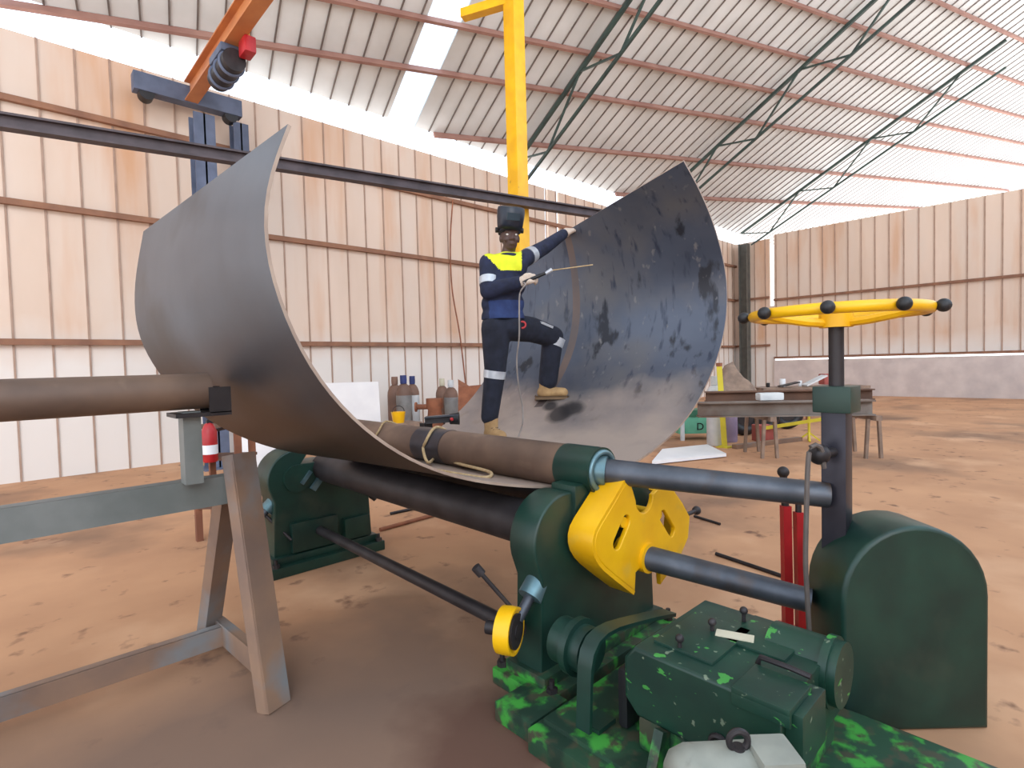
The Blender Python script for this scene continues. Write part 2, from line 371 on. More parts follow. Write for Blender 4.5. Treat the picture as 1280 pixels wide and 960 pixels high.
pu = MB()
for yi in (13.75, 11.85, 10.05, 8.9, 7.75, 6.6, 5.45, 4.3, 3.1, 2.0, .9):
    xa, xb = -7.5, 46
    if yi > 12: xa = max(xa, 10+(yi-WY)/.232+.3)
    elif yi > 11: xa = 10+(yi-WY)/.232+.3
    pu.beam(rp(xa, yi-(xa-10)*.232, -.09), rp(xb, yi-(xb-10)*.232, -.09), .07, .14, RN)
struct(pu.build('trim_4', M['purlin']))
# ------------------------------------------------------------------ roof trusses
def truss(x0, ya, yb, label):
    f = lambda y, off: rp(x0+(y-WY)*.2, y, off)
    t = thing('roof_truss', label, 'roof truss', f(ya, -.2), 'lattice roof trusses')
    top, bot = -.22, -1.12
    MB().beam(f(ya, top), f(yb, top), .09, .09, RN).build('top_chord', M['truss'], t)
    MB().beam(f(ya-.25, bot), f(yb, bot), .07, .07, RN).build('bottom_chord', M['truss'], t)
    y = ya; k = 0
    while y-1.45 > yb:
        a, b_ = (f(y, top), f(y-1.45, bot)) if k % 2 == 0 else (f(y, bot), f(y-1.45, top))
        MB().beam(a, b_, .05, .05).build('web_brace', M['truss'], t); y -= 1.45; k += 1
    return t
truss(11.8, 11.9, -1.2, 'green lattice roof truss rising directly right of the yellow column')
truss(19.3, 11.9, -1.2, 'green lattice roof truss behind the upper tip of the bent plate')
truss(27.2, 11.9, 2.0, 'green lattice roof truss against the far end wall')
# columns
def hcol(name, x, y, z1, w, m, label, dirx=True):
    t = thing(name, label, 'column', (x, y, 0)); b = MB()
    if dirx:
        b.mm((x-w/2, y-w/2, .02), (x+w/2, y-w/2+.03, z1)); b.mm((x-w/2, y+w/2-.03, .02), (x+w/2, y+w/2, z1)); b.mm((x-.015, y-w/2, .02), (x+.015, y+w/2, z1))
    else:
        b.mm((x-w/2, y-w/2, .02), (x-w/2+.03, y+w/2, z1)); b.mm((x+w/2-.03, y-w/2, .02), (x+w/2, y+w/2, z1)); b.mm((x-w/2, y-.015, .02), (x+w/2, y+.015, z1))
    b.build('shaft', m, t)
    MB().mm((x-w*.8, y-w*.8, 0), (x+w*.8, y+w*.8, .03)).build('base_plate', m, t)
    return t
c = on(931, 400, 1, 11.6); hcol('steel_column', c.x, 11.6, 7.3, .4, M['greycol'], 'grey steel column in the far hall corner')
c = on(298, 150, 1, 11.8); hcol('steel_column', c.x, 11.8, 6.7, .28, M['bluecol'], 'blue-grey steel column on the back wall under the hoist')
c = on(252, 150, 1, 10.9); hcol('steel_column', c.x, 10.9, 6.3, .34, M['bluecol'], 'blue steel column at the left under the orange crane girder')
# yellow column with bracket
p0 = at(650, 330, 8.9); 
yc = thing('crane_column', 'tall yellow steel column rising behind the welder', 'column', (p0.x, p0.y, 0))
b = MB(); zt = at(640, -40, 8.9).z; w = .24
b.mm((p0.x-w/2, p0.y-w/2, .03), (p0.x+w/2, p0.y+w/2, zt), bevel=.01); b.build('shaft', M['yellow'], yc)
MB().mm((p0.x-.3, p0.y-.3, 0), (p0.x+.3, p0.y+.3, .03)).build('base_plate', M['yellow'], yc)
br = at(612, 2, 8.9); bz = at(640, 8, 8.9).z
MB().beam(V((p0.x, p0.y, bz)), V((br.x, br.y, bz))+(V((br.x, br.y, 0))-V((p0.x, p0.y, 0)))*1.2, .16, .14).build('bracket', M['yellow'], yc)
# dark runway beam
rbm = MB(); a = at(243, 189, 6.0); b_ = at(745, 267, 9.5); d = b_-a; d.z = 0; z0 = (a.z+b_.z)/2
A_ = a-d*.45; B_ = b_+d*.35; A_.z = a.z-(b_.z-a.z)*.45; B_.z = b_.z+(b_.z-a.z)*.35
ru = thing('runway_beam', 'long dark brown horizontal beam crossing behind the bent plate', 'beam', A_)
for k in (-1, 1): MB().beam(A_+V((0, 0, k*.06)), B_+V((0, 0, k*.06)), .13, .022).build('flange', M['beam'], ru)
MB().beam(A_, B_, .03, .12).build('web', M['beam'], ru)
# ------------------------------------------------------------------ overhead crane, upper left
gz = 7.0; r_ = ray(341, 0); cx = r_.x/r_.z*(gz-.18-CH)-.1; hp_ = on(284, 112, 0, cx); yp_ = on(303, 52, 0, cx+.1)
cr = thing('crane_girder', 'orange overhead crane girder at the upper left', 'crane', (cx, 11.2, gz))
b = MB(); b.mm((cx-.11, -1, gz-.18), (cx+.11, 11.6, gz-.155)); b.mm((cx-.11, -1, gz+.155), (cx+.11, 11.6, gz+.18)); b.mm((cx-.015, -1, gz-.155), (cx+.015, 11.6, gz+.155)); b.build('girder', M['orange'], cr)
et = MB(); et.mm((cx-.9, 11.6, gz-.2), (cx+.9, 11.85, gz+.12), bevel=.02); et = et.build('end_truck', M['bluecol'], cr)
for dx in (-.7, .7): MB().cyl((cx+dx, 11.62, gz-.22), (cx+dx, 11.83, gz-.22), .12).build('wheel', M['black'], et)
hy = hp_.y
ho = thing('chain_hoist', 'dark blue hoist trolley hanging under the orange girder', 'hoist', (cx, hy, gz-.2))
b = MB(); b.mm((cx-.16, hy-.32, gz-.30), (cx+.16, hy+.32, gz-.18), bevel=.02); b.build('trolley', M['bluecol'], ho)
b = MB(); b.cyl((cx, hy-.42, gz-.45), (cx, hy+.42, gz-.45), .17); b.build('drum', M['darksteel'], ho)
for k in (-.26, 0, .26): b = MB(); b.torus((cx, hy+k, gz-.45), (0, 1, 0), .17, .03); b.build('drum_ring', M['bluecol'], ho)
b = MB(); b.mm((cx+.11, yp_.y-.22, gz-.30), (cx+.14, yp_.y+.22, gz-.0)); b.build('stop_plate', M['yellow'], cr)
b = MB(); b.mm((cx+.05, hy-.75, gz-.42), (cx+.22, hy-.45, gz-.18), bevel=.03); b.build('motor', M['red'], ho)
# ------------------------------------------------------------------ plate rolling machine
XC, RZ, RR = 2.43, 1.14, .128
pm = thing('plate_rolling_machine', 'dark green plate rolling machine carrying the bent steel plate', 'rolling machine', (XC, 3.4, 0))
def stand(xc, yf, yb, hw, worn):
    """bearing stand: base plinth, body with two round bearing shoulders, saddle"""
    pr = [(-hw, .14), (-hw+.02, .62)]
    er = .25; ex = hw-.22
    pr += arc(-ex, .80, er, 205, 62, 14)
    pr += [(-.2, .92), (.2, .92)] + arc(ex, .80, er, 118, -25, 14) + [(hw-.02, .62), (hw, .14)]
    o = prism('end_stand', [pr], (xc, (yf+yb)/2, 0), (1, 0, 0), (0, 0, 1), yb-yf, M['green'], pm, .012)
    b = MB(); b.mm((xc-hw-.07, yf-.12, 0), (xc+hw+.07, yb+.12, .09), bevel=.012); b.mm((xc-hw-.03, yf-.05, .09), (xc+hw+.03, yb+.05, .15), bevel=.01)
    b.build('base_plinth', M['greenbright'] if worn else M['green'], o)
    for dx in (-hw-.02, hw+.02):
        for yy in (yf-.09, yb+.09):
            q = MB(); q.cyl((xc+dx, yy, .09), (xc+dx, yy, .12), .03, seg=6, smooth=False); q.cyl((xc+dx, yy, .12), (xc+dx, yy, .16), .014, seg=10); q.build('anchor_bolt', M['darksteel'], o)
    for sx in (-1, 1):
        if not worn: (lambda q: (q.cyl((xc+sx*ex, yf-.02, .80), (xc+sx*ex, yf+.02, .80), .12, seg=32), q.build('bearing_cover', M['green'], o)))(MB())
        c0 = V((xc+sx*(hw-.04), (yf+yb)/2-.03, .58)); dr = V((sx*.75, -.05, -.66)).normalized()
        q = MB(); q.cyl(c0-dr*.1, c0+dr*.07, .066); q.build('clamp_nut', M['bright'], o)
        q = MB(); q.cyl(c0+dr*.07, c0+dr*.2, .028); q.build('clamp_screw', M['steel'], o)
    return o
ns = stand(XC+.07, 1.925, 2.115, .53, True)
q = MB(); q.mm((1.70, 1.74, 0), (1.96, 1.99, .10), bevel=.012); q.build('base_foot', M['greenbright'], ns)
fs = stand(2.1, 4.75, 5.05, .46, False)
# casting relief and linkage on the far stand
q = MB(); q.mm((1.78, 4.70, .16), (2.2, 4.76, .42), bevel=.02); q.mm((2.26, 4.69, .16), (2.52, 4.76, .36), bevel=.02); q.build('rib_block', M['green'], fs)
q = MB(); q.box((1.93, 4.72, .80), (.03, .03, .13), Matrix.Rotation(R(40), 3, 'Y')); q.box((2.03, 4.72, .74), (.05, .04, .15), Matrix.Rotation(R(40), 3, 'Y')); q.build('latch', M['bright'], fs)
# lever on far stand
q = MB(); q.cyl((1.62, 4.85, .5), (1.78, 4.72, .28), .014); q.build('lever', M['darksteel'], fs)
# rolls
q = MB(); q.cyl((XC, 2.12, RZ), (XC, 4.9, RZ), RR, seg=48)
o = q.build('top_roll', M['roll'], pm)
q = MB(); q.cyl((XC, 3.25, RZ), (XC, 3.62, RZ), RR+.003, seg=48); q.build('polished_band', M['band'], o)
for sx in (-1, 1):
    q = MB(); q.cyl((XC+sx*.30, 2.05, .855), (XC+sx*.30, 4.8, .855), .125, seg=40); q.build('bottom_roll', M['darksteel'], pm)
# collar at the near end of the top roll
q = MB(); q.cyl((XC, 1.86, RZ), (XC, 2.12, RZ), .132, seg=40); o = q.build('bearing_collar', M['green'], pm)
q = MB(); q.torus((XC, 1.86, RZ), (0, 1, 0), .105, .016); q.build('collar_rim', M['bright'], o)
q = MB(); q.mm((XC-.19, 1.9, .88), (XC+.19, 2.08, 1.08), bevel=.02); q.build('saddle_block', M['green'], pm)
# yellow hinged bearing bracket
def xz(x, y, yy=1.72):
    p = on(x, y, 1, yy); return (p.x, p.z)
out = [xz(789, 593), xz(766, 632), xz(751, 657), xz(746, 667), xz(744, 676), xz(744, 684), xz(746, 693), xz(751, 702), xz(757, 709), xz(770, 720), xz(794, 739), xz(795, 716)]
hc = xz(809, 697); hr = .085
out += arc(*hc, hr*.72, 215, 325, 8)
out += [xz(825, 716), xz(826, 731), xz(849, 698), xz(860, 672), xz(862, 646), xz(853, 629), xz(842, 613), xz(823, 611)]
uc = xz(806, 622); out += arc(*uc, .087, 0, -180, 14) + [xz(790, 608)]
holes = [slot(xz(783, 652), xz(772, 679), .036), slot(xz(829, 645), xz(840, 664), .034)]
yb = prism('hinged_bracket', [out]+holes, (0, 1.735, 0), (1, 0, 0), (0, 0, 1), .03, M['yellowdusty'], pm, .006)
ob_ = MB().strip([on(x, y, 1, 1.722) for x, y in ((789, 593), (766, 632), (751, 657), (746, 667), (744, 676), (744, 684), (746, 693), (751, 702), (757, 709), (770, 720), (794, 739))][::-1], (0, .165, 0), .022); ob_.build('side_wall', M['yellowdusty'], yb)
ob_ = MB().strip([on(x, y, 1, 1.722) for x, y in ((849, 698), (860, 672), (862, 646), (853, 629), (842, 613))], (0, .165, 0), .022); ob_.build('side_wall', M['yellowdusty'], yb)
q = MB()
q.cyl((hc[0], 1.70, hc[1]), (hc[0], 1.90, hc[1]), .085, seg=32); q.build('hub_boss', M['yellow'], yb)
for c_ in (xz(784, 654), xz(828, 644)):
    q = MB(); q.cyl((c_[0], 1.74, c_[1]), (c_[0], 1.93, c_[1]), .03); q.build('slot_bolt', M['yellow'], yb)
q = MB(); e1 = on(866, 640, 1, 1.8); q.cyl(e1-V((.08, 0, 0)), e1+V((.05, 0, 0.0)), .014); q.ball(e1+V((.05, 0, 0)), .03); q.build('locking_pin', M['darksteel'], yb)
# drive shafts
S1, S2 = V((XC, 1.88, RZ)), at(1036, 619, 2.7)
q = MB(); q.cyl(S1, S2, .07, .062, seg=32); o = q.build('drive_shaft', M['steel'], pm)
q = MB(); dd = (S2-S1).normalized(); q.cyl(S1-dd*.02, S1+dd*.04, .085, seg=32); q.build('coupling_flange', M['bright'], o)
S3, S4 = V((hc[0], 1.74, hc[1])), at(1014, 751, 2.72)
q = MB(); q.cyl(S3, S4, .069, .06, seg=32); q.build('drive_shaft', M['steel'], pm)
# tie bar, cam wheel, lever
q = MB(); q.cyl((1.92, 2.02, .36), (2.03, 4.76, .31), .04); q.build('tie_bar', M['darksteel'], pm)
wc = V((1.80, 1.98, .42)); wa = V((-.42, .906, 0))
q = MB(); q.lathe([(.08, -.03), (.098, -.035), (.102, -.04), (.114, -.04), (.116, 0), (.114, .04), (.03, .04)], wc, wa, 32); o = q.build('cam_wheel', M['yellow'], pm)
q = MB(); q.cyl(wc-wa*.052, wc+wa*.12, .035); q.cyl(wc-wa*.046, wc-wa*.03, .085); q.build('cam_hub', M['darksteel'], o)
q = MB(); l0 = on(644, 765, 1, 2.0); l1 = on(599, 714, 1, 2.1); q.cyl(l0, l1, .011); q.cyl(l1-(l1-l0).normalized()*.02, l1+(l1-l0).normalized()*.03, .024); q.build('lever', M['darksteel'], pm)
# ------------------------------------------------------------------ bed, guard, gear reducer, motor
bd = thing('machine_bed', 'chipped bright green machine bed on the floor under the gear reducer', 'machine bed', (2.2, 1.1, 0))
for xa in (1.66, 2.66): MB().mm((xa, .2, 0), (xa+.14, 1.72, .11), bevel=.01).build('side_rail', M['greenbright'], bd)
q = MB(); q.mm((1.74, .24, .06), (2.76, 1.70, .13), bevel=.01); q.build('deck', M['greenbright'], bd)
q = MB(); q.mm((1.88, .72, .13), (2.5, 1.28, .27), bevel=.02); q.box((1.84, 1.15, .2), (.1, .04, .16), Matrix.Rotation(R(25), 3, 'Y')); q.box((1.84, .85, .2), (.1, .04, .16), Matrix.Rotation(R(25), 3, 'Y')); q.build('pedestal', M['greenbright'], bd)
gd = thing('drive_guard', 'arched dark green guard strip between the near stand and the gear reducer', 'guard', (2.2, 1.5, .12))
path = [on(x, y, 1, 1.45) for x, y in ((740, 917), (741, 880), (742, 838), (745, 820), (751, 806), (761, 796), (774, 789), (790, 784), (820, 776), (845, 771))]
q = MB(); q.strip(path, (0, .075, 0), .018); q.build('strip', M['green'], gd)
q = MB(); q.cyl((1.98, 1.6, .38), (1.98, 1.79, .38), .11, seg=32); q.cyl((1.98, 1.66, .38), (1.98, 1.70, .38), .135, seg=32); o = q.build('coupling', M['green'], gd)
q = MB(); q.mm((1.93, 1.37, .135), (2.5, 1.42, .40), bevel=.02); q.build('shade_panel', M['black'], gd)  # added black panel standing in for the shade under the guard arch
q = MB(); q.box((1.88, 1.49, .145), (.12, .1, .02)); q.build('foot', M['green'], gd)
GX0, GX1, GY0, GY1, GZ = 1.87, 2.5, .70, 1.34, .56
gr = thing('gear_reducer', 'dark green chipped gear reducer box in the foreground', 'gear reducer', ((GX0+GX1)/2, 1, .13))
prof = [(GY0, .27), (GY1-.06, .27), (GY1, .33), (GY1, .50), (GY1-.05, GZ), (GY0, GZ)]
o = prism('housing', [[(y, z) for y, z in prof]], ((GX0+GX1)/2, 0, 0), (0, 1, 0), (0, 0, 1), GX1-GX0, M['greenworn'], gr, .014)
for (xa, ya, w_, l_) in ((2.14, 1.12, .36, .26), (2.32, .92, .3, .24)):
    q = MB(); q.box((xa, ya, GZ+.006), (w_, l_, .014), bevel=.004); q.build('inspection_cover', M['greenworn'], gr)
q = MB(); q.box((2.22, 1.02, GZ+.015), (.06, .15, .004), Matrix.Rotation(R(20), 3, 'Z')); q.build('nameplate', M['nameplate'], gr)
for (xa, ya) in ((1.98, 1.14), (2.2, 1.11), (2.4, 1.06)):
    q = MB(); q.cyl((xa, ya, GZ), (xa, ya, GZ+.045), .009, seg=8); q.ball((xa, ya, GZ+.05), .018); q.build('bolt', M['darksteel'], gr)
q = MB(); q.mm((GX0-.012, GY0-.03, .55), (GX0+.2, GY0+.17, .575), bevel=.006); q.mm((GX0-.012, GY0-.03, .51), (GX0+.01, GY0+.17, .56), bevel=.006); q.mm((GX0+.02, GY0-.06, .36), (GX0+.25, GY0, .55), bevel=.01); o = q.build('terminal_cover', M['greenworn'], gr)
q = MB(); q.tube([(GX0+.22, GY0+.17, .565), (GX0+.22, GY0+.16, .595), (GX0+.22, GY0+.05, .595), (GX0+.22, GY0-.02, .59)], .011); q.build('hinge_rod', M['darksteel'], o)
q = MB(); q.cyl((2.37, GY0-.05, .49), (2.37, GY0+.22, .49), .125, seg=36); q.cyl((2.37, GY0-.02, .49), (2.37, GY0+.01, .49), .14, seg=36); q.build('bearing_cap', M['greenworn'], gr)
q = MB(); q.torus((GX0-.005, .92, .33), (1, 0, 0), .032, .012, 20, 8); q.build('drain_plug', M['darksteel'], gr)
# electric motor
MX, MZ, MR = 1.60, .36, .145
em = thing('electric_motor', 'grey electric motor with lifting eye at the bottom edge', 'electric motor', (MX, .8, .13))
ma = V((1, -.92, 0)).normalized(); mc = at(908, 984, 1.74); 
def mp(t, z=0, n=0): return mc + ma*t + V((0, 0, z)) + ma.cross(V((0, 0, 1)))*n
q = MB(); q.lathe([(.03, -.185), (.08, -.18), (.108, -.16), (.124, -.115), (.127, .13), (.12, .175), (.05, .185)], mc, ma, 40)
for k in range(24):
    a_ = k*2*pi/24
    if abs(a_-pi/2) < .35: continue
q.build('casing', M['motor'], em)
q = MB(); q.torus(mp(.04, .152), ma.cross(V((0, 0, 1))), .03, .011, 24, 8); q.cyl(mp(.04, .11), mp(.04, .135), .02); q.build('lifting_eye', M['darksteel'], em)
q = MB(); q.box(mp(.14, .105, .03), (.13, .14, .08), Matrix((ma, V((0, 0, 1)).cross(ma), V((0, 0, 1)))).transposed(), bevel=.012); q.build('terminal_box', M['motor'], em)
q = MB(); q.box(mp(0, -.2), (.3, .24, .05), Matrix((ma, V((0, 0, 1)).cross(ma), V((0, 0, 1)))).transposed()); fz = mp(0, -.22).z
q.build('foot', M['motor'], em)
mb_ = thing('motor_stand', 'dark steel motor base under the grey motor', 'motor base', (mc.x, mc.y, 0))
q = MB(); q.mm((mc.x-.16, mc.y-.16, 0), (mc.x+.16, mc.y+.16, max(.05, fz-.005))); q.build('block', M['darksteel'], mb_)
q = MB(); q.mm((mc.x-.2, mc.y-.2, 0), (mc.x+.2, mc.y+.2, .02)); q.build('sole_plate', M['darksteel'], mb_)
# ------------------------------------------------------------------ drive column with handwheel, right
pc = at(1046, 600, 2.72); px, py = pc.x, pc.y
dc = thing('drive_gearbox', 'dark green drive column with round gear housing at the right', 'drive column', (px, py, 0))
pr = [(-.20, 0), (-.20, .62)]+arc(.14, .62, .34, 180, 0, 18)+[(.48, 0)]
q = prism('gear_housing', [pr], (px, py-.12, 0), tuple(RT.normalized() if False else V((RT.x, RT.y, 0)).normalized()), (0, 0, 1), .3, M['green'], dc, .02)
q = MB(); q.mm((px-.055, py-.055, .6), (px+.055, py+.055, 1.48), bevel=.008); q.build('post', M['band'], dc)
q = MB(); q.mm((px-.085, py-.085, 1.47), (px+.085, py+.085, 1.60), bevel=.01); q.build('cap_block', M['green'], dc)
q = MB(); q.cyl((px, py, 1.6), (px, py, 1.9), .034); q.build('spindle', M['darksteel'], dc)
hz = at(1046, 392, 2.72).z; WR = .375
q = MB(); q.torus((px, py, hz), (0, 0, 1), WR, .026, 48, 12); hw_ = q.build('handwheel', M['yellow'], dc)
q = MB(); q.cyl((px, py, hz-.07), (px, py, hz+.04), .075); q.build('wheel_hub', M['yellow'], hw_)
for k in range(3):
    a_ = R(20+120*k); q = MB(); q.tube([(px+cos(a_)*r_, py+sin(a_)*r_, hz-.05+.05*(r_/WR)**2) for r_ in (.05, .15, .27, WR)], .022); q.build('spoke', M['yellow'], hw_)
base_a = math.atan2(-RT.y, -RT.x)
for k in range(9):
    a_ = base_a+R(15+40*k); d_ = V((cos(a_), sin(a_), 0)); c_ = V((px, py, hz))+d_*WR
    q = MB(); q.cyl(c_, c_+d_*.03, .018); q.ball(c_+d_*.045, .03); q.build('knob', M['black'], hw_)
# hook and cable on the column
hk = at(1024, 568, 2.62)
q = MB(); q.cyl(V((px-.05, py, hk.z)), hk, .022); q.ball(hk, .05); q.build('cable_hook', M['darksteel'], dc)
cb = tag(MB().tube(smooth_curve([at(1030, 585, 2.6), at(1026, 560, 2.58), at(1014, 558, 2.57), at(1010, 580, 2.57), at(1008, 640, 2.57), at(1007, 700, 2.58), at(1009, 745, 2.6), at(1012, 800, 2.62)], 40), .012).build('hanging_cable', M['cable']),
     'grey cable looped over the drive column and hanging down', 'cable')
# red jack stand behind the shafts
rj = on(987, 800, 2, 0.)
rd = thing('jack_stand', 'pair of red upright legs of a jack stand behind the drive shafts', 'jack stand', (rj.x, rj.y, 0))
dj = (rj-CP).dot(FW)
def J(x, y, e=0): return at(x, y, dj+e)
for (xb, xt, yt, xw) in ((985, 982, 632, .05), (1001, 998, 640, .045)):
    q = MB(); lo = J(xb, 800); lo.z = 0.02; q.beam(lo, J(xt, yt), xw, .05, FW); q.build('leg', M['red'], rd)
q = MB(); lo = J(993, 800); q.box((lo.x, lo.y, .012), (.3, .3, .024)); q.build('foot_plate', M['red'], rd)
q = MB(); q.cyl(J(998, 640), J(998, 600), .018); q.cyl(J(982, 640), J(979, 592), .022); q.ball(J(979, 590), .035); q.build('screw_pin', M['darksteel'], rd)
# ------------------------------------------------------------------ the bent plate
YN, YF = 2.15, 4.25
rim_px = [(360,155),(344,195),(333,228),(328,262),(330,310),(345,370),(370,430),(400,480),(445,530),(500,570),(550,592),(600,604),(660,610),(710,609),(760,597),(800,576),(840,545),(870,508),(892,462),(905,420),(910,370),(905,325),(891,275),(874,235),(855,200)]
near = [on(x, y, 1, YN) for x, y in rim_px]
far = [(.73, 2.68), (.665, 2.3), (.68, 1.98), (.82, 1.68), (1.05, 1.42), (1.4, 1.2), (1.8, 1.06), (2.2, 1.0), (2.55, 1.005), (2.85, 1.07), (3.15, 1.20), (3.5, 1.45), (3.8, 1.80), (3.99, 2.2), (4.09, 2.55), (4.13, 2.86)]
far = [V((x, YF, z)) for x, z in far]
NP, NQ = 96, 28
nc = relax(smooth_curve(near, NP), 4); fc = relax(smooth_curve(far, NP), 4)
TH = .014
b = MB(); grid = []; gridi = []
def surf(i, j):
    t = j/NQ; return nc[i].lerp(fc[i], t)
for j in range(NQ+1):
    row = []; rowi = []
    for i in range(NP+1):
        p = surf(i, j); tx = surf(min(i+1, NP), j)-surf(max(i-1, 0), j); n_ = V((-tx.z, 0, tx.x)).normalized()   # towards the inside
        row.append(b.bm.verts.new(p)); rowi.append(b.bm.verts.new(p+n_*TH))
    grid.append(row); gridi.append(rowi)
for j in range(NQ):
    for i in range(NP):
        f = b.bm.faces.new((grid[j][i], grid[j][i+1], grid[j+1][i+1], grid[j+1][i])); f.material_index = 0; f.smooth = True
        f = b.bm.faces.new((gridi[j][i], gridi[j+1][i], gridi[j+1][i+1], gridi[j][i+1])); f.smooth = True
        f.material_index = 3 if (j == 17 and i > NP*.66) else 1
for j in range(NQ):
    for i in (0, NP):
        b.bm.faces.new((grid[j][i], grid[j+1][i], gridi[j+1][i], gridi[j][i])).material_index = 2
for i in range(NP):
    for j in (0, NQ):
        b.bm.faces.new((grid[j][i], grid[j][i+1], gridi[j][i+1], gridi[j][i])).material_index = 2
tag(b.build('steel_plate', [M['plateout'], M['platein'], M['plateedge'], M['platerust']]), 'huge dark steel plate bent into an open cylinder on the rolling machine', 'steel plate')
def plate_hit(x, y):
    """where the sight line of a photo point meets the inner face on the right half of the plate"""
    best = None; d = ray(x, y)
    for j in range(NQ+1):
        for i in range(NP//2, NP+1):
            p = surf(i, j)-CP; t = p.dot(FW); q_ = CP+d*t; e = (q_-surf(i, j)).length
            if best is None or e < best[0]: best = (e, t, surf(i, j))
    return best
# rope, tools on plate and roll
def on_roll(y, a): return V((XC-sin(a)*(RR+.012), y, RZ+cos(a)*(RR+.012)))
ring = [on_roll(3.42+.03*sin(k*.9), R(-60+k*22)) for k in range(10)]
coil = [on(x, y, 2, 1.06) for x, y in ((535, 578), (548, 571), (575, 580), (612, 590), (606, 597), (570, 592), (530, 585))]
tag(MB().tube(smooth_curve(ring[:8]+coil, 90), .011).build('hemp_rope', M['rope']), 'pale hemp rope slung over the top roll and coiled beside it', 'rope')
ring2 = [on_roll(4.15+.04*sin(k), R(-40+k*20)) for k in range(8)]
tag(MB().tube(smooth_curve(ring2, 40), .008).build('hemp_rope', M['rope']), 'thin pale rope looped over the far part of the top roll', 'rope')
# ------------------------------------------------------------------ welder
D0 = 4.55; K = D0/FPX
def P(x, y, dd=0): return at(x, y, D0+dd)
def chain(b, pts, rad, seg=14):
    for i in range(len(pts)):
        b.ball(pts[i], rad[i], seg=seg)
        if i: b.cyl(pts[i-1], pts[i], rad[i-1], rad[i], seg=seg)
def blob(b, name, m, parent, vox, it=6, fac=.5):
    o = b.build(name, m, parent)
    o = baked(o, [('r', 'REMESH', {'mode': 'VOXEL', 'voxel_size': vox, 'use_smooth_shade': True}), ('s', 'SMOOTH', {'factor': fac, 'iterations': it})])
    for p in o.data.polygons: p.use_smooth = True
    return o
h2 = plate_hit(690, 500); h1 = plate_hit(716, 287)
for (x_, y_, r__) in ((704, 520, .15), (718, 512, .13), (690, 512, .08)): spot_layer(M['platein'], s(44, 42, 46), tuple(plate_hit(x_, y_)[2]), r__, .4, 6., (1, 1, 1), .85)  # shade under the raised boot, painted into the plate's inner colour
DF = h2[1]-D0-.03; DH = h1[1]-D0-.02
base = P(640, 556)
pe = thing('person', 'person in navy and yellow workwear with raised welding helmet, standing inside the bent plate', 'person', base)
shR, elR, wrR = P(611, 329, -.02), P(611, 364, -.10), P(650, 353, -.20)
shL, elL, wrL = P(653, 325, .02), P(681, 309, DH*.5), P(705, 292, DH*.9)
hiR, knR, anR = P(619, 402, -.02), P(619, 462, .0), P(613, 527, .03)
hiL, knL, anL = P(638, 403, .04), P(691, 421, DF*.9), P(686, 482, DF)
head = P(637, 297)
fdir = (-FW*.96+RT*.22); fdir.z = .02; fdir.normalize(); side = fdir.cross(V((0, 0, 1))).normalized(); upv = V((0, 0, 1))
hrot = Matrix((side, -fdir, upv)).transposed()
def hp(sx, f, u): return head+side*sx+fdir*f+upv*u
# fingers shared by the body and the gloves
def hand(b, wr, dirn, palm_n, thumb, curl, g):
    """palm, four bent fingers of different length and a thumb leaving the side of the palm"""
    dirn = dirn.normalized(); ac = dirn.cross(palm_n).normalized(); n = ac.cross(dirn).normalized()
    pc_ = wr+dirn*.055
    chain(b, [wr, wr+dirn*.03], [.028*g, .032*g], 10)
    for k in (-1, 0, 1): chain(b, [wr+dirn*.02+ac*k*.018, wr+dirn*.09+ac*k*.027], [.02*g, .017*g], 10)
    for k, ln in zip((-1.5, -.5, .5, 1.5), (.068, .08, .075, .058)):
        p = wr+dirn*.092+ac*k*.0195; a_ = 0; pts = [p]; 
        for sgm, fr in enumerate((.45, .32, .23)):
            a_ += curl; p = p+(dirn*cos(a_)-n*sin(a_))*ln*fr*1.15; pts.append(p)
        chain(b, pts, [.0115*g, .0108*g, .0098*g, .0085*g], 8)
    t0 = wr+dirn*.035+ac*thumb*.03
    t1 = t0+(dirn*.6+ac*thumb*.7-n*.35).normalized()*.035; t2 = t1+(dirn*.75+ac*thumb*.15-n*.6).normalized()*.032; t3 = t2+(dirn*.7-ac*thumb*.2-n*.7).normalized()*.022
    chain(b, [t0, t1, t2, t3], [.0155*g, .0135*g, .012*g, .01*g], 8)
dirR = (P(672, 344, -.26)-wrR); dirL = (P(722, 284, DH+.02)-wrL)
def bodyparts(b):
    # head
    b.ball(hp(0, 0, .02), (.076, .094, .105), rot=hrot); b.ball(hp(0, .025, -.05), (.058, .062, .07), rot=hrot); b.ball(hp(0, .05, -.092), (.03, .03, .024), rot=hrot)
    for k in (-1, 1):
        b.ball(hp(k*.076, -.005, -.01), (.012, .022, .034), rot=hrot); b.ball(hp(k*.04, .06, -.03), (.024, .022, .024), rot=hrot)
        b.ball(hp(k*.034, .078, .03), (.026, .016, .01), rot=hrot); b.ball(hp(k*.016, .098, -.034), (.012, .012, .01), rot=hrot)
    chain(b, [hp(0, .088, .012), hp(0, .104, -.028)], [.010, .017], 10)
    b.ball(hp(0, .088, -.062), (.026, .012, .009), rot=hrot); b.ball(hp(0, .086, -.074), (.022, .012, .009), rot=hrot)
    chain(b, [hp(0, -.01, -.07), P(634, 324, .02)], [.055, .062])
    chain(b, [P(633, 330), P(630, 360), P(628, 396)], [.1, .105, .1]); chain(b, [shR, P(632, 328), shL], [.06, .075, .06])
    chain(b, [shR, elR, wrR], [.05, .042, .028]); chain(b, [shL, elL, wrL], [.05, .042, .028])
    chain(b, [hiR, knR, anR], [.085, .058, .04]); chain(b, [hiL, knL, anL], [.085, .058, .04])
b = MB(); bodyparts(b); hand(b, wrR, dirR, upv*.5-FW, -1, .75, 1); hand(b, wrL, dirL, upv-FW*.3, -1, .42, 1)
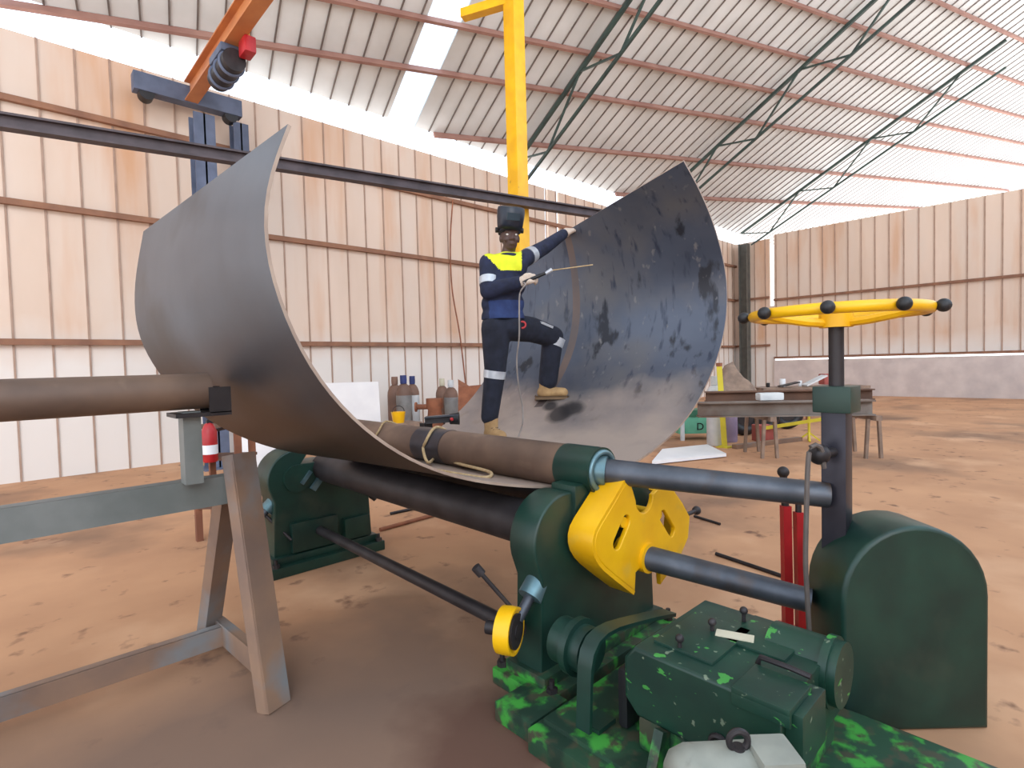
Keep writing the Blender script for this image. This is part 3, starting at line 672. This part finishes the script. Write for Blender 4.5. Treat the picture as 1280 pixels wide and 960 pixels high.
body = blob(b, 'body', M['skin'], pe, .0075, 3)
for k in (-1, 1):
    MB().ball(hp(k*.034, .076, .006), (.014, .009, .009), rot=hrot).build('eye', M['eye'], body)
# clothing
b = MB()
chain(b, [P(634, 326, .01), P(633, 334), P(631, 352), P(629, 374), P(628, 397)], [.085, .122, .13, .126, .14], 20)
for (x0_, x1_, yy) in ((618, 644, 334), (617, 642, 356), (617, 640, 380), (617, 640, 397)): chain(b, [P(x0_, yy), P(x1_, yy)], [.105, .105], 16)
chain(b, [shR+upv*-.01, P(634, 327), shL+upv*-.005], [.072, .085, .07]); chain(b, [shR, elR, wrR-(wrR-elR)*.08], [.082, .074, .056]); chain(b, [shL, elL, wrL-(wrL-elL)*.05], [.075, .064, .05])
jk = blob(b, 'jacket', [M['navy'], M['hivis'], M['royal']], pe, .012, 4)
yk0, yk1 = P(630, 341).z, P(630, 318).z
def imgx(p): q_ = p-CP; return 640+FPX*q_.dot(RT)/q_.dot(FW), 480-FPX*q_.dot(UP)/q_.dot(FW)
cen = P(633, 335)
bt = bmesh.new(); bt.from_mesh(jk.data); zc0 = P(630, 399).z
bmesh.ops.bisect_plane(bt, geom=bt.verts[:]+bt.edges[:]+bt.faces[:], plane_co=(0, 0, zc0), plane_no=(0, 0, 1), clear_inner=True)
bmesh.ops.holes_fill(bt, edges=[e for e in bt.edges if e.is_boundary], sides=0); bt.to_mesh(jk.data); bt.free()
for p in jk.data.polygons:
    c_ = p.center; lx = (c_-cen).dot(side); zz = c_.z
    if zz > yk0 and imgx(c_)[0] < 652 and -.13 < lx < .07+.13*(zz-yk0)/(yk1-yk0): p.material_index = 1
    elif zz < P(630, 377).z and abs(lx) < .17: p.material_index = 2
b = MB(); b.torus(P(635, 321, -.0), upv, .068, .022, 24, 8); b.build('collar', M['navy'], jk)
def band(pa, pb, r0, r1, name, par):
    b = MB(); b.cyl(pa, pb, r0, r1, 24); return b.build(name, M['reflect'], par)
band(shR.lerp(elR, .55), shR.lerp(elR, .80), .0815, .079, 'reflective_band', jk); band(shL.lerp(elL, .22), shL.lerp(elL, .42), .0765, .073, 'reflective_band', jk)
b = MB(); chain(b, [P(619, 408), P(638, 408)], [.118, .118]); chain(b, [P(620, 412, -.02), knR, P(612, 521, .03)], [.126, .092, .074], 18); chain(b, [P(638, 409, .03), P(664, 412, DF*.5), knL, P(685, 476, DF)], [.118, .112, .098, .088], 18)
tr = blob(b, 'trousers', M['trouser'], pe, .012, 4)
aR = P(612, 521, .03)
band(knR.lerp(aR, .02), knR.lerp(aR, .18), .0955, .0925, 'reflective_band', tr); band(knL.lerp(P(664, 411, DF*.5), -.08), knL.lerp(P(686, 476, DF), .2), .104, .099, 'reflective_band', tr)
def hit(o, x, y):
    ok, p, n, i = o.ray_cast(CP, ray(x, y).normalized()); return p if ok else None
a_, b_ = hit(tr, 676, 403) or P(677, 398, DF*.7-.1), hit(tr, 690, 409) or P(691, 404, DF*.7-.1)
b = MB(); b.beam(a_-FW*.002, b_-FW*.002, .02, .03, FW); b.build('pocket_tape', M['reflect'], tr)
a_ = hit(tr, 653, 406) or P(653, 404)
b = MB(); b.torus(a_-FW*.003, FW, .026, .008, 20, 6); b.build('red_badge', M['red'], tr)
def boot(ank, toe, zsole, ground_n):
    d_ = (toe-ank); d_ = d_-ground_n*d_.dot(ground_n); d_.normalize(); n = ground_n
    b = MB(); heel = ank-n*.055-d_*.03
    chain(b, [ank+n*.07, ank-n*.02, heel], [.062, .058, .052], 14); chain(b, [heel+d_*.02, heel+d_*.09, heel+d_*.19-n*.006], [.053, .052, .047], 14)
    sd = d_.cross(n).normalized()
    chain(b, [heel+d_*.10+sd*.012, heel+d_*.18+sd*.012-n*.005], [.046, .042], 12); chain(b, [heel+d_*.10-sd*.012, heel+d_*.18-sd*.012-n*.005], [.046, .042], 12)
    o = blob(b, 'boot', M['boot'], pe, .008, 3)
    b = MB(); rot = Matrix((d_, sd, n)).transposed()
    b.box(heel+d_*.085-n*.048, (.30, .1, .03), rot, bevel=.01); b.build('sole', M['sole'], o)
    b = MB()
    for k in range(4): b.tube([heel+d_*(.055+.028*k)+sd*.03+n*(.066-.012*k), heel+d_*(.065+.028*k)-sd*.03+n*(.066-.012*k)], .005, 6)
    b.build('laces', M['sole'], o)
boot(P(614, 534, .03), P(626, 545, -.10), 0, V((0, 0, 1)))
boot(P(682, 483, DF), P(716, 484, DF-.03), 0, V((0, 0, 1)))
b = MB(); hand(b, wrR, dirR, upv*.5-FW, -1, .75, 1.35); chain(b, [wrR-(wrR-elR)*.12, wrR], [.043, .036]); blob(b, 'glove', M['glove'], pe, .006, 2)
b = MB(); hand(b, wrL, dirL, upv-FW*.3, -1, .42, 1.4); chain(b, [wrL-(wrL-elL)*.12, wrL], [.043, .036]); blob(b, 'glove', M['glove'], pe, .006, 2)
# raised welding helmet: curved mask flipped up over the head, headband, knobs
wh = MB(); prof = []
tl = (upv*.96+fdir*.2-side*.06).normalized()     # direction the flipped mask stands up
c0 = hp(.005, .05, .09)
nsx = fdir-tl*fdir.dot(tl); nsx.normalize(); sx_ = nsx.cross(tl).normalized()
rows = []
for k, (u, w_, dp) in enumerate(((-.035, .098, .085), (.0, .104, .10), (.055, .110, .105), (.105, .112, .10), (.135, .108, .085), (.143, .09, .06))):
    row = []
    for a_ in range(-110, 111, 10):
        row.append(wh.bm.verts.new(c0+tl*u+sx_*sin(R(a_))*w_*(1 if abs(a_) < 90 else 1)+nsx*(max(cos(R(a_)), -.6)*dp)))
    rows.append(row)
for A, B in zip(rows, rows[1:]):
    for k in range(len(A)-1): f = wh.bm.faces.new((A[k], A[k+1], B[k+1], B[k])); f.smooth = True
wh.bm.faces.new(rows[-1])
o = wh.build('welding_helmet', M['helmet'], pe)
o = baked(o, [('s', 'SOLIDIFY', {'thickness': .006, 'offset': 0})])
wf = MB(); wf.box(c0+tl*.06+nsx*.106, (.1, .012, .05), Matrix((sx_, nsx, tl)).transposed(), bevel=.004); wf.build('filter_window', M['lens'], o)
hb = MB(); n_ = 36; lo = []
for zz in (.035, .085):
    lo.append([hb.bm.verts.new(hp(cos(k*2*pi/n_)*.085, sin(k*2*pi/n_)*.103, zz)) for k in range(n_)])
for k in range(n_): f = hb.bm.faces.new((lo[0][k], lo[0][(k+1) % n_], lo[1][(k+1) % n_], lo[1][k])); f.smooth = True
hb = hb.build('headband', M['helmet'], o); hb = baked(hb, [('s', 'SOLIDIFY', {'thickness': .01, 'offset': 1})])
capb = MB(); capb.ball(hp(0, -.005, .06), (.082, .098, .075), rot=hrot); capb.build('head_cap', M['helmet'], o)
for k in (-1, 1): MB().cyl(hp(k*.09, 0, .06), hp(k*.118, 0, .06), .022).build('pivot_knob', M['black'], o)
# electrode holder, rod and cable
hdir = (P(741, 332, -.30)-P(672, 347, -.26)).normalized()
ehp = wrR+dirR.normalized()*.10+V((0, 0, -.012))-FW*.012
eh = thing('electrode_holder', 'dark electrode holder gripped in the welder\'s right glove with a long rod', 'welding tool', ehp)
ax = (P(688, 339, -.27)-ehp).normalized()
b = MB(); b.cyl(ehp-ax*.07, ehp+ax*.06, .014); b.cyl(ehp+ax*.06, P(683, 341, -.27), .014, .011); b.build('handle', M['black'], eh)
b = MB(); b.cyl(P(682, 342, -.27), P(690, 337, -.27), .013, .016); b.build('jaw', M['reflect'], eh)
b = MB(); b.cyl(P(689, 338, -.27), P(741, 331, -.22), .0045); b.build('welding_rod', M['rope'], eh)
tag(MB().tube(smooth_curve([ehp-ax*.07, P(657, 356, -.28), P(650, 366, -.26), P(649, 390, -.24), P(649, 420, -.2), P(646, 450, -.12), P(648, 480, -.05), P(653, 510, .02), P(653, 530, .02), P(648, 546, .0)], 60), .0065).build('welding_cable', M['palecable']),
    'thin welding cable hanging from the welder\'s hand to the plate', 'cable')
# ------------------------------------------------------------------ trestle and roller support, left
ts = thing('steel_trestle', 'steel channel trestle in the left foreground', 'trestle', (.9, 3.2, 0))
def channel(p0, p1, w, d, side_v, t=.012):
    """U section: web w wide facing -Y, two flanges d deep"""
    p0, p1 = V(p0), V(p1); ax_ = (p1-p0).normalized(); sv = V(side_v); sv = (sv-ax_*sv.dot(ax_)).normalized(); nv = ax_.cross(sv).normalized()
    b = MB(); b.beam(p0, p1, t, w, sv)
    for k in (-1, 1): b.beam(p0+sv*k*(w/2-t/2)+nv*d/2, p1+sv*k*(w/2-t/2)+nv*d/2, d, t, sv)
    return b
f0, f1 = on(349, 885, 2, 0), on(304, 566, 1, 3.10)
channel(f0+V((0, 0, .005)), f1, .14, .08, (.92, .38, 0)).build('leg', M['channel'], ts)
r0, r1 = on(263, 806, 2, 0), on(288, 620, 1, 3.38)
channel(r0+V((0, 0, .005)), r1, .11, .07, (.92, .38, 0)).build('leg', M['channel'], ts)
for dx in (-1.5,):
    channel(f0+V((dx, 0, .005)), f1+V((dx, 0, 0)), .15, .07, (1, 0, 0)).build('leg', M['channel'], ts); channel(r0+V((dx, 0, .005)), r1+V((dx, 0, 0)), .11, .06, (1, 0, 0)).build('leg', M['channel'], ts)
zb = on(290, 610, 1, 3.2).z
channel((f1.x+.02, 3.18, zb), (f1.x-1.6, 3.18, zb), .15, .09, (0, 0, 1)).build('top_beam', M['galv'], ts)
zc = on(270, 790, 1, 3.75).z
channel((f0.x, 3.66, zc), (f0.x-1.6, 3.66, zc), .12, .06, (0, 0, 1)).build('lower_rail', M['channel'], ts)
channel((f0.x-.01, f0.y+.1, zc+.02), (r0.x+.02, r0.y-.05, zc+.0), .13, .05, (0, 0, 1)).build('side_rail', M['channel'], ts)
rs = thing('roller_support', 'grey roller support on the trestle against the bent plate', 'roller support', (.7, 3.12, zb+.075))
rc = on(268, 488, 1, 3.12)
MB().mm((rc.x-.16, 3.07, zb+.075), (rc.x-.08, 3.17, rc.z-.1)).build('post', M['galv'], rs)
b = MB(); b.cyl((rc.x-.03, 3.12, rc.z), (rc.x-1.0, 3.12, rc.z), .09, seg=32); b.build('roller', M['roll'], rs)
b = MB(); b.mm((rc.x-.05, 3.02, rc.z-.11), (rc.x+.05, 3.03, rc.z+.02)); b.mm((rc.x-.05, 3.21, rc.z-.11), (rc.x+.05, 3.22, rc.z+.02)); b.mm((rc.x-.2, 3.02, rc.z-.125), (rc.x+.05, 3.22, rc.z-.105)); b.build('cradle', M['darksteel'], rs)
# ------------------------------------------------------------------ background, left
def panel(name, x0, x1, ytop, d, tilt, label, cat, m):
    a, b_ = at(x0, ytop, d), at(x1, ytop, d); z1 = (a.z+b_.z)/2; A = V((a.x, a.y, 0)); B = V((b_.x, b_.y, 0)); n = (B-A).cross(V((0, 0, 1))).normalized()
    t = MB(); t.strip([A+V((0, 0, .01))-n*tilt, A+V((0, 0, z1))], B-A, .02); return tag(t.build(name, m), label, cat)
panel('sheet_panel', 405, 473, 478, 11.2, .15, 'white rectangular panel standing near the back wall behind the top roll', 'panel', M['sheet'])
panel('sheet_panel', 293, 356, 546, 7.6, .1, 'white sheet panel seen under the left side of the bent plate', 'panel', M['sheet'])
def gas_cylinder(p, h, r, m, capm, label, group=None, sh=None):
    t = thing('gas_cylinder', label, 'gas cylinder', p, group); p = V(p)
    b = MB(); b.lathe([(r*.9, 0), (r, .03), (r, h*.70)], p, seg=20); b.build('tank', m, t)
    b = MB(); b.lathe([(r, h*.70), (r*.97, h*.75), (r*.85, h*.80), (r*.6, h*.85), (r*.3, h*.875)], p, seg=20); b.build('shoulder', sh or m, t)
    b = MB(); b.lathe([(r*.30, h*.87), (r*.42, h*.875), (r*.45, h*.93), (r*.42, h), (.01, h)], p, seg=16); b.build('valve_cap', capm, t)
    return t
def floor_at(x, d): p = at(x, 500, d); return (p.x, p.y, 0)
def top_h(x, y, d): return at(x, y, d).z
gas_cylinder(floor_at(494, 13.15), top_h(494, 471, 13.0), .18, M['cylbrown'], M['cylbrown'], 'dull brown gas cylinder leftmost at the back wall', 'gas cylinders at the back wall', M['cylbrown'])
gas_cylinder(floor_at(505, 12.7), top_h(505, 469, 12.7), .18, M['cylgrey'], M['bluecap'], 'grey gas cylinder with blue cap, larger of the blue-capped pair', 'gas cylinders at the back wall', M['cylbrown'])
gas_cylinder(floor_at(516, 13.1), top_h(515, 470, 13.1), .16, M['cylwhite'], M['bluecap'], 'slim pale gas cylinder with blue cap right of the grey one', 'gas cylinders at the back wall', M['cylbrown'])
gas_cylinder(floor_at(553, 13.6), top_h(556, 473, 13.6), .16, M['cylbrown'], M['nameplate'], 'brown gas cylinder with pale cap left of the rusty bin', 'gas cylinders at the back wall', M['cylbrown'])
gas_cylinder(floor_at(564, 13.3), top_h(563, 475, 13.3), .17, M['cylgrey'], M['cylwhite'], 'grey gas cylinder with white cap beside the rusty bin', 'gas cylinders at the back wall', M['cylbrown'])
# small rusty pump and bin
pf = floor_at(543, 12.3); z = top_h(543, 498, 12.3)
t = thing('rusty_pump', 'small rusty brown pump with pipe stub near the back wall', 'pump', pf); p = V(pf)
MB().lathe([(.2, 0), (.2, z*.3), (.15, z*.75), (.19, z*.8), (.19, z), (.05, z)], p, seg=20).build('body', M['rust'], t)
b = MB(); b.cyl(p+V((0, 0, z*.82)), p-V((RT.x, RT.y, 0))*.42+V((0, 0, z*.82)), .06); b.cyl(p-V((RT.x, RT.y, 0))*.40+V((0, 0, z*.82)), p-V((RT.x, RT.y, 0))*.44+V((0, 0, z*.82)), .11); b.build('pipe_stub', M['rust'], t)
d = 12.0; A = V(floor_at(571, d)); B = V(floor_at(601, d)); z1 = top_h(585, 478, d); dpv = V((FW.x, FW.y, 0))*.4
b = MB(); vs = [b.bm.verts.new(q_) for q_ in (A, B, B+dpv, A+dpv, A+V((.05, 0, z1*.93)), B+V((.12, 0, z1*.96)), B+dpv+V((0, 0, z1*.8)), A+dpv+V((0, 0, z1*1.05)))]
for f in ((0, 1, 2, 3), (4, 5, 6, 7), (0, 1, 5, 4), (1, 2, 6, 5), (2, 3, 7, 6), (3, 0, 4, 7)): b.bm.faces.new([vs[i] for i in f])
tag(b.build('rusty_bin', M['rust']), 'rusty orange-brown sheet metal bin left of the welder at the back wall', 'bin')
# yellow bag
p = at(498, 521, 11.0)
t = thing('yellow_bucket', 'small yellow bucket beyond the top roll below the grey cylinders', 'bucket', (p.x, p.y, p.z-.12))
MB().lathe([(.11, -.12), (.14, .08), (.145, .1), (.13, .1), (.1, -.1)], p, seg=20).build('pail', M['yellow'], t)
MB().tube([p+V((cos(R(a_))*.14, 0, .1+sin(R(a_))*.12)) for a_ in range(0, 181, 15)], .008).build('handle', M['darksteel'], t)
st_ = tag(MB().mm((p.x-.4, p.y-.25, 0), (p.x+.4, p.y+.25, p.z-.12), bevel=.01).build('steel_crate', M['tarp']), 'brown crate under the yellow bucket behind the top roll', 'crate')
# grinder-like dark tool resting on plate behind the roll
a, b_ = at(532, 526, 4.75), at(574, 523, 4.75); 
t = thing('angle_grinder', 'dark power tool with red switch lying at the far side of the top roll', 'power tool', a)
zz = V((0, 0, 1)); b = MB(); b.beam(a, a.lerp(b_, .75), .07, .05, bevel=.01); b.build('handle', M['darksteel'], t)
b = MB(); b.cyl(a.lerp(b_, .72), b_, .045, .055); b.build('head', M['black'], t); b = MB(); b.ball(a.lerp(b_, .8)-FW*.06, .016); b.build('switch', M['red'], t)
MB().beam(a+zz*.03, b_+zz*.035, .09, .012).build('guard', M['steel'], t)
MB().mm((a.x-.03, a.y-.03, a.z-.14), (a.x+.05, a.y+.05, a.z-.02)).build('support_foot', M['darksteel'], t)
# cable on the back wall
tag(MB().tube(smooth_curve([V((q_.x, WY-.16, q_.z)) for q_ in (on(566, 250, 1, WY-.16), on(563, 300, 1, WY-.16), on(565, 360, 1, WY-.16), on(575, 420, 1, WY-.16), on(582, 480, 1, WY-.16))], 30), .02).build('hanging_cable', M['rust']),
    'thin brown cable hanging down the back wall left of the welder', 'cable')
# rack behind trestle
rk = floor_at(268, 5.6); rx, ry = rk[0], rk[1]
t = thing('wooden_rack', 'brown timber rack with shelves behind the trestle', 'rack', rk)
dv = V((RT.x, RT.y, 0)).normalized(); zt = top_h(268, 528, 5.6)
for k in (-.22, .22):
    for e in (0, .3): q_ = V(rk)+dv*k+V((FW.x, FW.y, 0))*e; MB().mm((q_.x-.03, q_.y-.03, 0), (q_.x+.03, q_.y+.03, zt)).build('upright', M['rust'], t)
for zz in (.35, .6, .85, zt-.05):
    q_ = V(rk)+V((FW.x, FW.y, 0))*.15; MB().box((q_.x, q_.y, zz), (.52, .36, .03), Matrix((dv, V((0, 0, 1)).cross(dv), V((0, 0, 1)))).transposed()).build('shelf', M['rustbeam'], t)
q_ = at(262, 552, 5.35)
t = thing('fire_extinguisher', 'red and white extinguisher hanging by the roller post at the left', 'extinguisher', q_-V((0, 0, .2)))
MB().lathe([(.06, -.2), (.07, -.18), (.07, .1), (.04, .17), (.015, .19)], q_, seg=20).build('tank', M['red'], t)
MB().lathe([(.0705, -.12), (.0705, -.03)], q_, seg=20).build('label_band', M['sheet'], t); MB().mm(q_+V((-.02, -.02, .18)), q_+V((.05, .02, .22))).build('valve', M['black'], t)
MB().beam(q_+V((0, 0, .1)), q_+V((FW.x, FW.y, 0))*.28+V((0, 0, .1)), .03, .03).build('wall_hook', M['darksteel'], t)
# ------------------------------------------------------------------ background, right
gas_cylinder(floor_at(893, 11.0), top_h(893, 470, 11.0), .16, M['cylwhite'], M['cylwhite'], 'white gas cylinder beside the yellow post at the right')
gas_cylinder(floor_at(912, 11.4), top_h(912, 497, 11.4), .15, M['cyllilac'], M['cyllilac'], 'lilac gas cylinder right of the yellow post')
a = V(floor_at(905, 10.7)); b_ = at(899, 458, 10.7)
t = thing('yellow_post', 'slim bright yellow post beside the white gas cylinder', 'post', a)
MB().beam(a, b_, .1, .1).build('shaft', M['tape'], t); MB().box(a+V((0, 0, .01)), (.24, .24, .02)).build('base_plate', M['tape'], t); MB().beam(b_, b_+V((0, 0, .07)), .09, .09, (1, 0, 0)).build('top_bracket', M['rust'], t)
# mint cabinet
a = V(floor_at(868, 12.0)); rot = Matrix((dv, V((0, 0, 1)).cross(dv), V((0, 0, 1)))).transposed(); zc_ = top_h(868, 512, 12.0)
t = thing('mint_cabinet', 'mint green low steel cabinet on legs left of the white gas cylinder', 'cabinet', a)
MB().box(a+V((0, 0, .13+(zc_-.13)*.42)), (.85, .5, (zc_-.13)*.8), rot, bevel=.01).build('body', M['mint'], t)
MB().box(a+V((0, 0, zc_-.06)), (.9, .55, .14), rot, bevel=.01).build('lid', M['mintdark'], t)
for k in (-.36, .36): MB().box(a+dv*k-V((FW.x, FW.y, 0))*.27+V((0, 0, .3)), (.08, .06, .6), rot).build('leg', M['cylwhite'], t)
cu = bpy.data.curves.new('mark', 'FONT'); cu.body = 'D'; cu.size = .22; cu.extrude = .004; to = bpy.data.objects.new('mark', cu); COL.objects.link(to)
dg = bpy.context.evaluated_depsgraph_get(); dg.update(); me = bpy.data.meshes.new_from_object(to.evaluated_get(dg)); bpy.data.objects.remove(to)
mo = a-dv*.05-V((FW.x, FW.y, 0)).normalized()*.255+V((0, 0, .22)); me.transform(Matrix.Translation(mo) @ Matrix((dv, V((0, 0, 1)), -V((FW.x, FW.y, 0)).normalized())).transposed().to_4x4()); me.materials.clear()
link('marking', me, M['black'], t)
# steel beams on trestles
def ibeam(p0, p1, h, w, m, parent):
    for k in (-1, 1): MB().beam(p0+V((0, 0, k*(h/2-.012))), p1+V((0, 0, k*(h/2-.012))), w, .024).build('flange', m, parent)
    MB().beam(p0, p1, .03, h-.04).build('web', m, parent)
la, lb = at(872, 512, 9.6), at(1090, 512, 9.2); lb.z = la.z
t = thing('steel_beam', 'grey rusty steel beam lying on trestles, the lower and nearer one', 'steel beam', la); ibeam(la, lb, .26, .26, M['steelbeam'], t)
ua, ub = at(882, 496, 10.3), at(1090, 496, 9.9); ub.z = ua.z
t = thing('steel_beam', 'brown rusty steel beam lying behind the grey one, slightly higher', 'steel beam', ua); ibeam(ua, ub, .2, .22, M['rustbeam'], t)
def sawhorse(x, d, ztop, label):
    c_ = V(floor_at(x, d)); t = thing('beam_trestle', label, 'trestle', c_, 'trestles under the steel beams'); fv = V((FW.x, FW.y, 0)).normalized()
    for e in (-1, 1):
        for k in (-1, 1): MB().beam(c_+fv*e*.35+dv*k*.13, c_+fv*e*.35+dv*k*.09+V((0, 0, ztop-.06)), .05, .05, FW).build('leg', M['tarp'], t)
    MB().beam(c_-fv*.5+V((0, 0, ztop-.04)), c_+fv*.5+V((0, 0, ztop-.04)), .1, .08).build('top_bar', M['tarp'], t)
    return t
sawhorse(950, 9.75, la.z-.13, 'light rusty trestle under the steel beams below the blue-white block')
sawhorse(1075, 9.5, la.z-.13, 'trestle under the right end of the steel beams')
q_ = at(962, 499, 9.6); t = tag(MB().box((q_.x, q_.y, la.z+.13+.07), (.42, .2, .13), rot, bevel=.03).build('white_block', M['cylwhite']), 'small blue-white block resting on the lower steel beam', 'block')
# white sheet metal lying on the floor
quad = [on(x, y, 2, 0) for x, y in ((815, 582), (908, 572), (884, 560), (828, 566))]
b = MB(); 
for zz in (.02, .075):
    vs = [b.bm.verts.new(q_+V((0, 0, zz))) for q_ in quad]; b.bm.faces.new(vs)
b.bm.verts.ensure_lookup_table(); vv = b.bm.verts
for k in range(4): b.bm.faces.new((vv[k], vv[(k+1) % 4], vv[4+(k+1) % 4], vv[4+k]))
b.bm.faces.ensure_lookup_table()
tag(b.build('sheet_panel', M['sheet']), 'white panel lying flat on the floor behind the bent plate', 'panel')
quad = [on(x, y, 2, 0) for x, y in ((918, 561), (1000, 552), (1000, 551), (915, 562))]
b = MB(); b.beam(quad[0]+V((0, 0, .04)), quad[2]+V((0, 0, .04)), .12, .08); tag(b.build('timber_plank', M['channel']), 'long pale plank lying on the floor below the steel beams', 'plank')
# dark machine parts under the beams
def wheel_thing(x, y, d, r, label):
    c_ = at(x, y, d); c_.z = r; t = thing('rubber_tyre', label, 'tyre', (c_.x, c_.y, 0), 'tyres under the steel beams'); 
    b = MB(); b.torus(c_, V((FW.x, FW.y, 0)), r*.72, r*.28, 28, 10); b.build('tread', M['black'], t); b = MB(); b.cyl(c_-V((FW.x, FW.y, 0))*.05, c_+V((FW.x, FW.y, 0))*.05, r*.5); b.build('rim', M['darksteel'], t)
wheel_thing(931, 530, 12.3, .42, 'black tyre under the steel beams beside the lilac cylinder')
wheel_thing(953, 530, 12.6, .40, 'black tyre under the steel beams, second from the lilac cylinder')
wheel_thing(984, 527, 13.2, .40, 'black tyre under the steel beams, farthest right')
q_ = V(floor_at(953, 11.4)); tag(MB().box(q_+V((0, 0, .17)), (.34, .3, .34), rot, bevel=.02).build('red_box', M['fadedred']), 'small faded red box on the floor under the steel beams', 'box')
# barrier tape with stand
t = thing('barrier_stand', 'yellow barrier stand with taut tape near the drive column', 'barrier', floor_at(1011, 11.2)); q_ = V(floor_at(1011, 11.2))
MB().cyl(q_, q_+V((0, 0, .55)), .025).build('post', M['tape'], t)
for a_ in range(4): MB().beam(q_+V((0, 0, .18)), q_+V((cos(a_*pi/2+.4)*.2, sin(a_*pi/2+.4)*.2, .015)), .03, .03).build('foot', M['tape'], t)
MB().beam(at(957, 535, 11.2), at(1060, 519, 11.2), .015, .07).build('tape', M['tape'], t)
# tarp heap and workbench with small things
c_ = V(floor_at(915, 14.0)); random.seed(3); b = MB()
b.ball(c_+V((0, 0, .0)), (.9, .7, top_h(915, 466, 14.0)), seg=24)
for v in b.bm.verts: v.co.z = max(0, v.co.z+ (.16*sin(v.co.x*7)+.12*sin(v.co.y*9+1))*(v.co.z/1.3)); v.co.x += .08*sin(v.co.z*8)
tag(b.build('tarp_heap', M['tarp']), 'brown-grey tarpaulin heap behind the white gas cylinder', 'tarp')
wb0, wb1 = at(945, 486, 15.0), at(1075, 486, 15.0); zb_ = wb0.z; wb1.z = zb_
t = thing('workbench', 'long brown workbench behind the steel beams at the right', 'workbench', (wb0.x, wb0.y, 0))
MB().beam(wb0, wb1, .9, .07).build('bench_top', M['tarp'], t)
for f_ in (.05, .5, .95):
    q_ = wb0.lerp(wb1, f_); MB().mm((q_.x-.05, q_.y-.05, 0), (q_.x+.05, q_.y+.05, zb_-.03)).build('leg', M['rust'], t)
def jar(x, r, h, m, label): 
    q_ = at(x, 486, 15.0); q_.z = zb_+.035; tag(MB().lathe([(r*.9, 0), (r, .02), (r, h*.9), (r*.92, h), (.01, h)], q_, seg=16).build('canister', m), label, 'canister')
jar(978, .08, .22, M['sheet'], 'white canister on the left half of the workbench'); jar(1000, .05, .16, M['sheet'], 'smaller white canister at the middle of the workbench'); jar(960, .05, .12, M['black'], 'small black canister at the left end of the workbench')
q_ = at(1018, 484, 14.7); b = MB(); b.box((q_.x, q_.y, zb_+.20), (.6, .3, .04), rot @ Matrix.Rotation(R(-25), 3, 'Y')); tag(b.build('steel_offcut', M['cylwhite']), 'pale folded sheet offcut on the workbench', 'offcut')
q_ = at(986, 486, 14.62); b = MB(); b.box((q_.x, q_.y, zb_+.12), (.5, .25, .03), rot @ Matrix.Rotation(R(-12), 3, 'Y')); tag(b.build('steel_offcut', M['black']), 'black folded sheet offcut on the workbench', 'offcut')
q_ = at(1036, 478, 15.4); b = MB(); b.box((q_.x, q_.y, zb_+.2), (.42, .3, .3), rot, bevel=.02); tag(b.build('red_crate', M['fadedred']), 'red crate at the right of the workbench', 'crate')
# rods on the floor
def rod(p, q_, r, label, m='darksteel'):
    a, b_ = on(*p, 2, r), on(*q_, 2, r); tag(MB().cyl(a, b_, r, seg=10).build('steel_rod', M[m]), label, 'rod')
rod((488, 642), (558, 627), .018, 'thin steel rod on the floor beyond the tie bar'); rod((895, 692), (978, 720), .016, 'thin steel rod on the floor right of the yellow bracket')
rod((868, 645), (900, 655), .014, 'short steel rod on the floor beside the locking pin')
rod((475, 662), (585, 632), .022, 'long dusty rod on the floor behind the rolling machine', 'rust')
# ------------------------------------------------------------------ light
w = bpy.data.worlds.new('sky'); S.world = w; w.use_nodes = True; nt = w.node_tree; N = nt.nodes; bg = N['Background']
tc = N.new('ShaderNodeTexCoord'); sp = N.new('ShaderNodeSeparateXYZ'); nt.links.new(tc.outputs['Generated'], sp.inputs[0])
cr_ = N.new('ShaderNodeValToRGB'); e = cr_.color_ramp.elements; e[0].position = .47; e[0].color = (1.75, 1.66, 1.6, 1); e[1].position = .53; e[1].color = (.9, .97, 1.08, 1)  # glow below the horizon, brighter than the sky, added to light the roof underside
e2 = cr_.color_ramp.elements.new(1.0); e2.color = (.62, .80, 1, 1)
mr = N.new('ShaderNodeMapRange'); mr.inputs['From Min'].default_value = -1; nt.links.new(sp.outputs['Z'], mr.inputs['Value']); nt.links.new(mr.outputs['Result'], cr_.inputs['Fac'])
nt.links.new(cr_.outputs['Color'], bg.inputs['Color']); bg.inputs['Strength'].default_value = 2.8
ld = bpy.data.lights.new('daylight', 'SUN'); ld.energy = 1.2; ld.angle = R(25); ld.color = (1, .97, .93); lo_ = bpy.data.objects.new('daylight', ld); COL.objects.link(lo_)
lo_.rotation_euler = V((.45, .75, -.42)).to_track_quat('-Z', 'Y').to_euler()
vs_ = S.view_settings; vs_.view_transform = 'Standard'; vs_.look = 'None'; vs_.gamma = 1; vs_.use_curve_mapping = False; vs_.exposure = -0.45
S.cycles.max_bounces = 8; S.cycles.diffuse_bounces = 5
